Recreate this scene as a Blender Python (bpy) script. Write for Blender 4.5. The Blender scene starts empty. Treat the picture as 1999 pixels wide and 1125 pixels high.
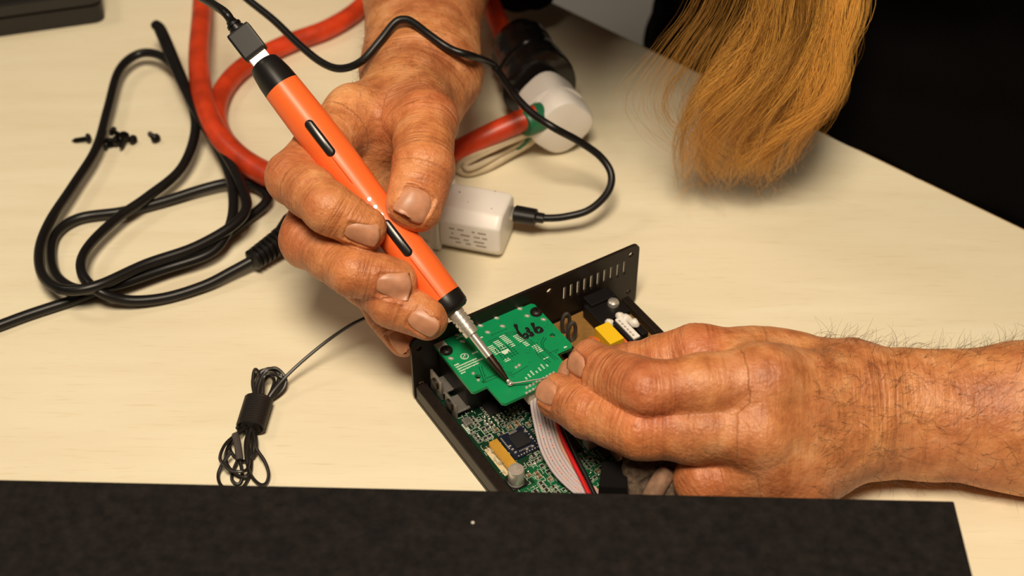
import bpy, bmesh, math, random
import numpy as np
from mathutils import Vector, Matrix
from mathutils.bvhtree import BVHTree

random.seed(7)
RNG = np.random.default_rng(7)
SC = bpy.context.scene
COL = SC.collection

# ------------------------------------------------------------------ camera
IMG_W, IMG_H, FOCAL = 1999.0, 1125.0, 2777.0
CAM_D, CAM_P = 660.0, math.radians(43.0)          # mm, looking down 43 degrees
CAM = np.array([0.0, -CAM_D * math.cos(CAM_P), CAM_D * math.sin(CAM_P)])
FW = np.array([0.0, math.cos(CAM_P), -math.sin(CAM_P)])
UP = np.array([0.0, math.sin(CAM_P), math.cos(CAM_P)])
RT = np.array([1.0, 0.0, 0.0])

cam_data = bpy.data.cameras.new('camera')
cam_data.sensor_width = 36.0
cam_data.lens = FOCAL / IMG_W * 36.0
cam_data.clip_start = 0.02
cam_data.clip_end = 30
cam_data.dof.use_dof = True
cam_data.dof.focus_distance = 0.578
cam_data.dof.aperture_fstop = 9.0
cam = bpy.data.objects.new('camera', cam_data)
COL.objects.link(cam)
cam.location = CAM / 1000.0
cam.rotation_euler = (math.pi / 2 - CAM_P, 0, 0)
SC.camera = cam

# ------------------------------------------------------------------ light
SC.view_settings.view_transform = 'Standard'
SC.view_settings.look = 'None'
SC.view_settings.gamma = 1.0
SC.view_settings.use_curve_mapping = False
SC.view_settings.exposure = 0.0

world = bpy.data.worlds.new('room_light')
SC.world = world
world.use_nodes = True
world.node_tree.nodes['Background'].inputs[0].default_value = (1.0, 0.78, 0.55, 1)
world.node_tree.nodes['Background'].inputs[1].default_value = 0.06


def area_light(name, loc, aim, size, power, col, size_y=None):
    ld = bpy.data.lights.new(name, 'AREA')
    ld.shape = 'RECTANGLE'
    ld.size = size
    ld.size_y = size_y or size
    ld.energy = power
    ld.color = col
    o = bpy.data.objects.new(name, ld)
    COL.objects.link(o)
    o.location = loc
    o.rotation_euler = (Vector(aim) - Vector(loc)).to_track_quat('-Z', 'Y').to_euler()
    return o


area_light('ceiling_panel_lamp', (-0.03, -0.52, 1.18), (0.06, 0.0, 0.0), 0.36, 18.8, (1.0, 0.85, 0.645))
area_light('left_fill_light', (-0.9, 0.35, 1.2), (-0.05, 0.05, 0.0), 0.3, 2.6, (1.0, 0.86, 0.68))  # unseen fill light, added to brighten the left side of the table


# ------------------------------------------------------------------ measuring helpers (mm in, mm out)
def ray(x, y):
    return FW + RT * ((x - IMG_W / 2) / FOCAL) + UP * ((IMG_H / 2 - y) / FOCAL)


def P(x, y, z=0.0):
    """point of the horizontal plane z (mm)"""
    r = ray(x, y)
    return CAM + r * ((z - CAM[2]) / r[2])


def Q(x, y, d):
    """point at distance d (mm) along the viewing axis"""
    return CAM + ray(x, y) * d


def V(p):
    return Vector((float(p[0]), float(p[1]), float(p[2]))) / 1000.0


def unit(v):
    v = np.asarray(v, float)
    return v / (np.linalg.norm(v) + 1e-12)


# ------------------------------------------------------------------ materials
def new_mat(name):
    m = bpy.data.materials.new(name)
    m.use_nodes = True
    nt = m.node_tree
    return m, nt, nt.nodes['Principled BSDF']


def node(nt, kind, **kw):
    n = nt.nodes.new(kind)
    for k, v in kw.items():
        if k.startswith('i_'):
            n.inputs[int(k[2:])].default_value = v
        else:
            setattr(n, k, v)
    return n


def plain(name, col, rough=0.5, metal=0.0, spec=0.5, noise=0.0, nscale=300.0, bump=0.0, coat=0.0, emit=None, trans=0.0):
    m, nt, b = new_mat(name)
    b.inputs['Base Color'].default_value = (*col, 1)
    b.inputs['Roughness'].default_value = rough
    b.inputs['Metallic'].default_value = metal
    b.inputs['Specular IOR Level'].default_value = spec
    b.inputs['Coat Weight'].default_value = coat
    b.inputs['Transmission Weight'].default_value = trans
    if emit:
        b.inputs['Emission Color'].default_value = (*emit[0], 1)
        b.inputs['Emission Strength'].default_value = emit[1]
    if noise or bump:
        tc = node(nt, 'ShaderNodeTexCoord')
        nz = node(nt, 'ShaderNodeTexNoise')
        nz.inputs['Scale'].default_value = nscale
        nz.inputs['Detail'].default_value = 5
        nt.links.new(tc.outputs['Object'], nz.inputs['Vector'])
        if noise:
            mx = node(nt, 'ShaderNodeMix', data_type='RGBA')
            mx.inputs[6].default_value = (*[c * (1 - noise) for c in col], 1)
            mx.inputs[7].default_value = (*[min(1, c * (1 + noise)) for c in col], 1)
            rp = node(nt, 'ShaderNodeMapRange')
            rp.inputs[1].default_value = 0.3
            rp.inputs[2].default_value = 0.7
            nt.links.new(nz.outputs['Fac'], rp.inputs[0])
            nt.links.new(rp.outputs[0], mx.inputs[0])
            nt.links.new(mx.outputs[2], b.inputs['Base Color'])
        if bump:
            bp = node(nt, 'ShaderNodeBump')
            bp.inputs['Strength'].default_value = bump
            bp.inputs['Distance'].default_value = 0.0005
            nt.links.new(nz.outputs['Fac'], bp.inputs['Height'])
            nt.links.new(bp.outputs['Normal'], b.inputs['Normal'])
    return m


def mat_table():
    m, nt, b = new_mat('pale_wood')
    tc = node(nt, 'ShaderNodeTexCoord')
    mp = node(nt, 'ShaderNodeMapping')
    mp.inputs['Rotation'].default_value = (0, 0, math.radians(32))
    mp.inputs['Scale'].default_value = (1.0, 7.0, 1.0)
    nt.links.new(tc.outputs['Object'], mp.inputs['Vector'])
    n1 = node(nt, 'ShaderNodeTexNoise')
    n1.inputs['Scale'].default_value = 9
    n1.inputs['Detail'].default_value = 6
    n1.inputs['Distortion'].default_value = 0.5
    nt.links.new(mp.outputs[0], n1.inputs['Vector'])
    mp2 = node(nt, 'ShaderNodeMapping')
    mp2.inputs['Rotation'].default_value = (0, 0, math.radians(32))
    mp2.inputs['Scale'].default_value = (1.0, 14.0, 1.0)
    nt.links.new(tc.outputs['Object'], mp2.inputs['Vector'])
    n2 = node(nt, 'ShaderNodeTexNoise')
    n2.inputs['Scale'].default_value = 55
    n2.inputs['Detail'].default_value = 3
    nt.links.new(mp2.outputs[0], n2.inputs['Vector'])
    cr = node(nt, 'ShaderNodeValToRGB')
    cr.color_ramp.elements[0].position = 0.28
    cr.color_ramp.elements[0].color = (0.74, 0.655, 0.475, 1)
    cr.color_ramp.elements[1].position = 0.72
    cr.color_ramp.elements[1].color = (0.80, 0.73, 0.55, 1)
    nt.links.new(n1.outputs['Fac'], cr.inputs[0])
    cr2 = node(nt, 'ShaderNodeValToRGB')
    cr2.color_ramp.elements[0].position = 0.26
    cr2.color_ramp.elements[0].color = (0.90, 0.86, 0.80, 1)
    cr2.color_ramp.elements[1].position = 0.42
    cr2.color_ramp.elements[1].color = (1, 1, 1, 1)
    nt.links.new(n2.outputs['Fac'], cr2.inputs[0])
    mx = node(nt, 'ShaderNodeMix', data_type='RGBA', blend_type='MULTIPLY')
    mx.inputs[0].default_value = 0.8
    nt.links.new(cr.outputs[0], mx.inputs[6])
    nt.links.new(cr2.outputs[0], mx.inputs[7])
    nt.links.new(mx.outputs[2], b.inputs['Base Color'])
    b.inputs['Roughness'].default_value = 0.42
    b.inputs['Specular IOR Level'].default_value = 0.35
    return m


def mat_skin():
    m, nt, b = new_mat('skin')
    L = nt.links.new
    tc = node(nt, 'ShaderNodeTexCoord')
    n1 = node(nt, 'ShaderNodeTexNoise')
    n1.inputs['Scale'].default_value = 95
    n1.inputs['Detail'].default_value = 6
    n1.inputs['Roughness'].default_value = 0.6
    L(tc.outputs['Object'], n1.inputs['Vector'])
    cr = node(nt, 'ShaderNodeValToRGB')
    e = cr.color_ramp.elements
    e[0].position = 0.34
    e[0].color = (0.42, 0.150, 0.056, 1)
    e[1].position = 0.66
    e[1].color = (0.66, 0.315, 0.150, 1)
    mid = e.new(0.5)
    mid.color = (0.56, 0.228, 0.092, 1)
    L(n1.outputs['Fac'], cr.inputs[0])
    # redder knuckles and finger ends, stored with the mesh
    at = node(nt, 'ShaderNodeAttribute', attribute_name='redness')
    mx = node(nt, 'ShaderNodeMix', data_type='RGBA')
    mx.inputs[7].default_value = (0.54, 0.135, 0.050, 1)
    ml = node(nt, 'ShaderNodeMath', operation='MULTIPLY')
    ml.inputs[1].default_value = 0.60
    L(at.outputs['Fac'], ml.inputs[0])
    L(ml.outputs[0], mx.inputs[0])
    L(cr.outputs[0], mx.inputs[6])
    # age spots and grime
    n3 = node(nt, 'ShaderNodeTexNoise')
    n3.inputs['Scale'].default_value = 330
    n3.inputs['Detail'].default_value = 3
    L(tc.outputs['Object'], n3.inputs['Vector'])
    cr3 = node(nt, 'ShaderNodeValToRGB')
    cr3.color_ramp.elements[0].position = 0.66
    cr3.color_ramp.elements[0].color = (0, 0, 0, 1)
    cr3.color_ramp.elements[1].position = 0.78
    cr3.color_ramp.elements[1].color = (0.45, 0.45, 0.45, 1)
    L(n3.outputs['Fac'], cr3.inputs[0])
    mx2 = node(nt, 'ShaderNodeMix', data_type='RGBA')
    mx2.inputs[7].default_value = (0.26, 0.085, 0.04, 1)
    L(cr3.outputs[0], mx2.inputs[0])
    L(mx.outputs[2], mx2.inputs[6])
    # transverse creases from the coordinate along each limb
    al = node(nt, 'ShaderNodeAttribute', attribute_name='along')
    wm = node(nt, 'ShaderNodeAttribute', attribute_name='crease')
    sep = node(nt, 'ShaderNodeSeparateXYZ')
    L(tc.outputs['Object'], sep.inputs[0])
    cmb = node(nt, 'ShaderNodeCombineXYZ')
    s1 = node(nt, 'ShaderNodeMath', operation='MULTIPLY')
    s1.inputs[1].default_value = 0.62
    L(al.outputs['Fac'], s1.inputs[0])
    sx = node(nt, 'ShaderNodeMath', operation='MULTIPLY')
    sx.inputs[1].default_value = 60
    L(sep.outputs[0], sx.inputs[0])
    sy = node(nt, 'ShaderNodeMath', operation='MULTIPLY')
    sy.inputs[1].default_value = 60
    L(sep.outputs[1], sy.inputs[0])
    L(s1.outputs[0], cmb.inputs[0])
    L(sx.outputs[0], cmb.inputs[1])
    L(sy.outputs[0], cmb.inputs[2])
    nw = node(nt, 'ShaderNodeTexNoise')
    nw.inputs['Scale'].default_value = 1.0
    nw.inputs['Detail'].default_value = 3
    nw.inputs['Distortion'].default_value = 0.4
    L(cmb.outputs[0], nw.inputs['Vector'])
    wr = node(nt, 'ShaderNodeMath', operation='MULTIPLY')
    L(nw.outputs['Fac'], wr.inputs[0])
    L(wm.outputs['Fac'], wr.inputs[1])
    # creases are also a little darker
    cr4 = node(nt, 'ShaderNodeMapRange')
    cr4.inputs[1].default_value = 0.30
    cr4.inputs[2].default_value = 0.46
    cr4.inputs[3].default_value = 0.55
    cr4.inputs[4].default_value = 0.0
    L(nw.outputs['Fac'], cr4.inputs[0])
    m4 = node(nt, 'ShaderNodeMath', operation='MULTIPLY')
    L(cr4.outputs[0], m4.inputs[0])
    L(wm.outputs['Fac'], m4.inputs[1])
    mx3 = node(nt, 'ShaderNodeMix', data_type='RGBA')
    mx3.inputs[7].default_value = (0.27, 0.075, 0.032, 1)
    L(m4.outputs[0], mx3.inputs[0])
    L(mx2.outputs[2], mx3.inputs[6])
    # broad blotches: yellower and more purple areas
    n6 = node(nt, 'ShaderNodeTexNoise')
    n6.inputs['Scale'].default_value = 38
    n6.inputs['Detail'].default_value = 3
    L(tc.outputs['Object'], n6.inputs['Vector'])
    cr6 = node(nt, 'ShaderNodeValToRGB')
    cr6.color_ramp.elements[0].position = 0.36
    cr6.color_ramp.elements[0].color = (0.90, 0.80, 0.77, 1)
    cr6.color_ramp.elements[1].position = 0.64
    cr6.color_ramp.elements[1].color = (1.12, 1.12, 1.0, 1)
    L(n6.outputs['Fac'], cr6.inputs[0])
    mx6 = node(nt, 'ShaderNodeMix', data_type='RGBA', blend_type='MULTIPLY')
    mx6.inputs[0].default_value = 1.0
    L(mx3.outputs[2], mx6.inputs[6])
    L(cr6.outputs[0], mx6.inputs[7])
    L(mx6.outputs[2], b.inputs['Base Color'])
    # fine skin relief
    vo = node(nt, 'ShaderNodeTexVoronoi')
    vo.inputs['Scale'].default_value = 900
    L(tc.outputs['Object'], vo.inputs['Vector'])
    n5 = node(nt, 'ShaderNodeTexNoise')
    n5.inputs['Scale'].default_value = 420
    n5.inputs['Detail'].default_value = 4
    L(tc.outputs['Object'], n5.inputs['Vector'])
    a1 = node(nt, 'ShaderNodeMath', operation='MULTIPLY_ADD')
    a1.inputs[1].default_value = 0.25
    L(vo.outputs['Distance'], a1.inputs[0])
    L(n5.outputs['Fac'], a1.inputs[2])
    a2 = node(nt, 'ShaderNodeMath', operation='MULTIPLY_ADD')
    a2.inputs[1].default_value = 3.0
    L(wr.outputs[0], a2.inputs[0])
    L(a1.outputs[0], a2.inputs[2])
    bp = node(nt, 'ShaderNodeBump')
    bp.inputs['Strength'].default_value = 0.7
    bp.inputs['Distance'].default_value = 0.0007
    L(a2.outputs[0], bp.inputs['Height'])
    L(bp.outputs['Normal'], b.inputs['Normal'])
    b.inputs['Roughness'].default_value = 0.46
    b.inputs['Specular IOR Level'].default_value = 0.45
    b.inputs['Subsurface Weight'].default_value = 0.22
    b.inputs['Subsurface Radius'].default_value = (1.0, 0.35, 0.18)
    b.inputs['Subsurface Scale'].default_value = 0.0025
    return m


# ------------------------------------------------------------------ mesh helpers (mm coordinates)
def mesh_obj(name, verts, faces, mat, parent=None, smooth=True, loc=None, edges=()):
    """one mesh object; verts in mm, moved into the parent's space when it has a parent"""
    me = bpy.data.meshes.new(name)
    vv = np.asarray(verts, float) / 1000.0
    me.from_pydata([tuple(v) for v in vv], list(edges), [tuple(f) for f in faces])
    if smooth:
        me.polygons.foreach_set('use_smooth', [True] * len(me.polygons))
    me.update()
    if mat is not None:
        me.materials.append(mat)
    o = bpy.data.objects.new(name, me)
    COL.objects.link(o)
    if parent is not None:
        attach(o, parent)
    return o


def attach(o, parent):
    """parent o while it keeps its place in the world"""
    o.parent = parent
    m = Matrix.Identity(4)
    q = parent
    while q is not None:
        m = q.matrix_basis @ m if q.parent is None else (q.matrix_parent_inverse @ q.matrix_basis) @ m
        q = q.parent
    o.matrix_parent_inverse = m.inverted()


def thing(name, label, cat, base, group=None):
    o = bpy.data.objects.new(name, None)
    o.empty_display_size = 0.02
    COL.objects.link(o)
    o.location = V(base)
    tag(o, label, cat, group)
    return o


def tag(o, label=None, cat=None, group=None, kind=None):
    if label:
        o['label'] = label
    if cat:
        o['category'] = cat
    if group:
        o['group'] = group
    if kind:
        o['kind'] = kind
    return o


class MB:
    """collects simple shapes (mm) into one mesh"""
    def __init__(self):
        self.v, self.f = [], []

    def add(self, v, f):
        o = len(self.v)
        self.v += [tuple(map(float, p)) for p in v]
        self.f += [tuple(i + o for i in q) for q in f]
        return self

    def box(self, c, s, ax=None, bev=0.0):
        """box centred at c with full sizes s along the axes ax (rows)"""
        ax = np.eye(3) if ax is None else np.asarray(ax, float)
        bm = bmesh.new()
        bmesh.ops.create_cube(bm, size=1)
        for v in bm.verts:
            v.co = Vector((v.co.x * s[0], v.co.y * s[1], v.co.z * s[2]))
        if bev:
            bmesh.ops.bevel(bm, geom=bm.edges[:], offset=bev, segments=2, affect='EDGES', profile=0.6)
        bm.verts.index_update()
        vs = [np.asarray(c, float) + ax[0] * v.co.x + ax[1] * v.co.y + ax[2] * v.co.z for v in bm.verts]
        fs = [[v.index for v in f.verts] for f in bm.faces]
        bm.free()
        return self.add(vs, fs)

    def tube(self, pts, r, n=8, cap=True, closed=False):
        pts = np.asarray(pts, float)
        m = len(pts)
        rr = np.full(m, float(r)) if np.isscalar(r) else np.asarray(r, float)
        tan = np.gradient(pts, axis=0)
        if closed:
            tan = np.roll(pts, -1, 0) - np.roll(pts, 1, 0)
        tan /= np.linalg.norm(tan, axis=1)[:, None] + 1e-12
        ref = np.array([0, 0, 1.0]) if abs(tan[0][2]) < 0.9 else np.array([1.0, 0, 0])
        nrm = unit(np.cross(tan[0], ref))
        vs, fs = [], []
        for i in range(m):
            nrm = unit(nrm - tan[i] * (nrm @ tan[i]))
            bi = np.cross(tan[i], nrm)
            for k in range(n):
                a = 2 * math.pi * k / n
                vs.append(pts[i] + rr[i] * (math.cos(a) * nrm + math.sin(a) * bi))
        for i in range(m if closed else m - 1):
            j = (i + 1) % m
            for k in range(n):
                l = (k + 1) % n
                fs.append((i * n + k, i * n + l, j * n + l, j * n + k))
        if cap and not closed:
            fs.append(tuple(range(n - 1, -1, -1)))
            fs.append(tuple((m - 1) * n + k for k in range(n)))
        return self.add(vs, fs)

    def lathe(self, a, axis, prof, n=24, cap=True, ref=None, shape=None):
        """profile [(along, radius)] around axis from a; shape(angle) scales the radius"""
        axis = unit(axis)
        ref = np.array([0, 0, 1.0]) if ref is None else np.asarray(ref, float)
        if abs(unit(ref) @ axis) > 0.95:
            ref = np.array([1.0, 0, 0])
        u = unit(ref - axis * (ref @ axis))
        w = np.cross(axis, u)
        vs, fs = [], []
        for (t, r) in prof:
            for k in range(n):
                an = 2 * math.pi * k / n
                q = r * (shape(an) if shape else 1.0)
                vs.append(np.asarray(a) + axis * t + q * (math.cos(an) * u + math.sin(an) * w))
        m = len(prof)
        for i in range(m - 1):
            for k in range(n):
                l = (k + 1) % n
                fs.append((i * n + k, i * n + l, (i + 1) * n + l, (i + 1) * n + k))
        if cap:
            fs.append(tuple(range(n - 1, -1, -1)))
            fs.append(tuple((m - 1) * n + k for k in range(n)))
        return self.add(vs, fs)

    def prism(self, poly, lo, hi, o=None, ax=None):
        """polygon (u, v) in the plane of ax[0], ax[1], between lo and hi along ax[2]"""
        o = np.zeros(3) if o is None else np.asarray(o, float)
        ax = np.eye(3) if ax is None else np.asarray(ax, float)
        n = len(poly)
        area = sum(poly[i][0] * poly[(i + 1) % n][1] - poly[(i + 1) % n][0] * poly[i][1] for i in range(n))
        hand = np.dot(np.cross(ax[0], ax[1]), ax[2])
        if area * hand < 0:
            poly = poly[::-1]
        vs = [o + ax[0] * p[0] + ax[1] * p[1] + ax[2] * lo for p in poly]
        vs += [o + ax[0] * p[0] + ax[1] * p[1] + ax[2] * hi for p in poly]
        fs = [tuple(range(n - 1, -1, -1)), tuple(range(n, 2 * n))]
        fs += [(i, (i + 1) % n, n + (i + 1) % n, n + i) for i in range(n)]
        return self.add(vs, fs)

    def build(self, name, mat, parent=None, smooth=False, auto=True):
        o = mesh_obj(name, self.v, self.f, mat, parent, smooth=smooth)
        if smooth and auto:
            sharp_by_angle(o.data)
        return o


def sharp_by_angle(me, deg=38):
    bm = bmesh.new()
    bm.from_mesh(me)
    lim = math.radians(deg)
    for e in bm.edges:
        if len(e.link_faces) == 2 and e.calc_face_angle(0) > lim:
            e.smooth = False
    bm.to_mesh(me)
    bm.free()


def spline(pts, n=6, closed=False):
    """Catmull-Rom through pts (any dimension)"""
    p = np.asarray(pts, float)
    out = []
    m = len(p)
    rng = range(m) if closed else range(m - 1)
    for i in rng:
        if closed:
            a, b, c, d = p[(i - 1) % m], p[i], p[(i + 1) % m], p[(i + 2) % m]
        else:
            a, b, c, d = p[max(i - 1, 0)], p[i], p[i + 1], p[min(i + 2, m - 1)]
        for k in range(n):
            t = k / n
            out.append(0.5 * ((2 * b) + (c - a) * t + (2 * a - 5 * b + 4 * c - d) * t * t + (3 * b - a - 3 * c + d) * t ** 3))
    if not closed:
        out.append(p[-1])
    return np.array(out)


# ------------------------------------------------------------------ the table and the room
def build_setting():
    m = plain('floor_grey', (0.66, 0.66, 0.65), 0.7, noise=0.06, nscale=6)
    b = MB()
    b.box((0, 900, -760), (6000, 6000, 20))
    tag(b.build('floor', m), kind='structure')
    # table: straight edge on the worker's side runs slantwise
    wood = mat_table()
    e0, e1 = P(1105, 20), P(1999, 450)
    d = unit(e1 - e0)
    nrm = np.array([-d[1], d[0], 0])
    if nrm @ np.array([1, 1, 0]) < 0:
        nrm = -nrm
    t = thing('work_table', 'pale birch-coloured work table everything stands on', 'table', (e0 + d * 100 - nrm * 400) * [1, 1, 0] + [0, 0, -750])
    # the slab: 1.6 m along the edge, 0.9 m deep
    def corner(s, q):
        return e0 + d * s - nrm * q
    slab = [corner(-700, 0), corner(900, 0), corner(900, 850), corner(-700, 850)]
    b = MB()
    b.prism([(p[0], p[1]) for p in slab], -24, 0)
    b.build('tabletop', wood, t)
    b = MB()
    b.prism([tuple(corner(s, q)[:2]) for s, q in ((-700, -1.2), (900, -1.2), (900, 0), (-700, 0))], -24, -0.4)
    b.build('edge_band', plain('edge_band', (0.50, 0.36, 0.2), 0.5), t)
    steel = plain('leg_steel', (0.3, 0.3, 0.31), 0.4, 0.8)
    for s, q in ((-640, 60), (840, 60), (840, 790), (-640, 790)):
        b = MB()
        b.box(corner(s, q) + [0, 0, -387], (40, 40, 726), bev=3)
        b.build('leg', steel, t)


build_setting()


# ------------------------------------------------------------------ flesh: a distance field meshed with surface nets
class Flesh:
    def __init__(self, lo, hi, h):
        self.lo = np.asarray(lo, float)
        self.h = h
        self.n = np.ceil((np.asarray(hi) - self.lo) / h).astype(int) + 1
        self.far = 30.0

    def blank(self):
        return np.full(self.n, self.far, np.float32)

    def window(self, pts, rad):
        a = np.min(pts, 0) - rad
        b = np.max(pts, 0) + rad
        i0 = np.clip(np.floor((a - self.lo) / self.h).astype(int), 0, self.n)
        i1 = np.clip(np.ceil((b - self.lo) / self.h).astype(int) + 1, 0, self.n)
        return tuple(slice(p, q) for p, q in zip(i0, i1))

    def axes(self, w):
        return [(self.lo[k] + self.h * np.arange(w[k].start, w[k].stop)).astype(np.float32) for k in range(3)]

    def cone(self, w, a, b, ra, rb):
        X, Y, Z = self.axes(w)
        X, Y, Z = X[:, None, None], Y[None, :, None], Z[None, None, :]
        ab = np.asarray(b, float) - a
        L2 = max(float(ab @ ab), 1e-6)
        t = np.clip(((X - a[0]) * ab[0] + (Y - a[1]) * ab[1] + (Z - a[2]) * ab[2]) / L2, 0, 1)
        d = np.sqrt((X - a[0] - t * ab[0]) ** 2 + (Y - a[1] - t * ab[1]) ** 2 + (Z - a[2] - t * ab[2]) ** 2)
        return (d - (ra + (rb - ra) * t)).astype(np.float32)

    @staticmethod
    def smin(a, b, k):
        h = np.maximum(k - np.abs(a - b), 0) / k
        return np.minimum(a, b) - h * h * k * 0.25

    def put(self, F, a, b, ra, rb, k):
        w = self.window(np.array([a, b]), max(ra, rb) + k + 3)
        F[w] = self.smin(F[w], self.cone(w, np.asarray(a, float), np.asarray(b, float), ra, rb), k)

    def merge(self, F, G, pts, rad, k):
        w = self.window(np.asarray(pts), rad)
        F[w] = self.smin(F[w], G[w], k)

    def mesh(self, D):
        n = np.array(D.shape)
        ins = D < 0
        cnt = np.zeros(n - 1, np.int8)
        offs = [(i, j, k) for i in (0, 1) for j in (0, 1) for k in (0, 1)]
        for (i, j, k) in offs:
            cnt += ins[i:n[0] - 1 + i, j:n[1] - 1 + j, k:n[2] - 1 + k]
        act = (cnt > 0) & (cnt < 8)
        idx = np.argwhere(act)
        vid = np.full(n - 1, -1, np.int32)
        vid[act] = np.arange(len(idx))
        c = {o: D[idx[:, 0] + o[0], idx[:, 1] + o[1], idx[:, 2] + o[2]] for o in offs}
        acc = np.zeros((len(idx), 3))
        num = np.zeros(len(idx))
        for o in offs:
            for ax in range(3):
                if o[ax] == 0:
                    q = list(o)
                    q[ax] = 1
                    q = tuple(q)
                    d0, d1 = c[o], c[q]
                    x = (d0 < 0) != (d1 < 0)
                    t = np.where(x, d0 / np.where(x, d0 - d1, 1), 0)
                    p = np.zeros((len(idx), 3))
                    p[:] = o
                    p[:, ax] = t
                    acc += p * x[:, None]
                    num += x
        v = self.lo + self.h * (idx + acc / num[:, None])
        quads = []
        for ax in range(3):
            s0 = [slice(None)] * 3
            s1 = [slice(None)] * 3
            s0[ax] = slice(0, -1)
            s1[ax] = slice(1, None)
            A, B = ins[tuple(s0)], ins[tuple(s1)]
            e = np.argwhere(A != B)
            u, w = (ax + 1) % 3, (ax + 2) % 3
            ok = (e[:, u] > 0) & (e[:, w] > 0) & (e[:, u] < n[u] - 1) & (e[:, w] < n[w] - 1)
            e = e[ok]
            st = A[e[:, 0], e[:, 1], e[:, 2]]
            def cell(du, dw):
                q = e.copy()
                q[:, u] += du
                q[:, w] += dw
                return vid[q[:, 0], q[:, 1], q[:, 2]]
            f = np.stack([cell(-1, -1), cell(0, -1), cell(0, 0), cell(-1, 0)], 1)
            f[~st] = f[~st][:, ::-1]
            quads.append(f)
        f = np.concatenate(quads)
        f = f[(f >= 0).all(1)]
        return v, f


def vert_normals(v, f):
    n = np.zeros_like(v)
    fn = np.cross(v[f[:, 2]] - v[f[:, 0]], v[f[:, 3]] - v[f[:, 1]])
    for k in range(4):
        for a in range(3):
            n[:, a] += np.bincount(f[:, k], fn[:, a], len(v))
    return n / (np.linalg.norm(n, axis=1)[:, None] + 1e-12)


def relax(v, f, it=2, lam=0.5):
    deg = np.zeros(len(v))
    for k in range(4):
        deg += np.bincount(f[:, k], minlength=len(v)) * 2
    for _ in range(it):
        s = np.zeros_like(v)
        for k in range(4):
            for q in (v[f[:, (k + 1) % 4]], v[f[:, (k - 1) % 4]]):
                for a in range(3):
                    s[:, a] += np.bincount(f[:, k], q[:, a], len(v))
        v = v + lam * (s / deg[:, None] - v)
    return v


_WAVE = [(RNG.normal(size=3), RNG.uniform(0, 6.28)) for _ in range(40)]


def lumps(v, wavelength):
    """smooth noise about -1..1 from random waves"""
    out = np.zeros(len(v))
    for (d, ph) in _WAVE:
        out += np.sin(v @ (d * (2.2 / wavelength)) + ph)
    return out / 4.5


def seg_coord(v, a, b):
    ab = b - a
    t = np.clip((v - a) @ ab / (ab @ ab), 0, 1)
    q = a + t[:, None] * ab
    return t, np.linalg.norm(v - q, axis=1)


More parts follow.
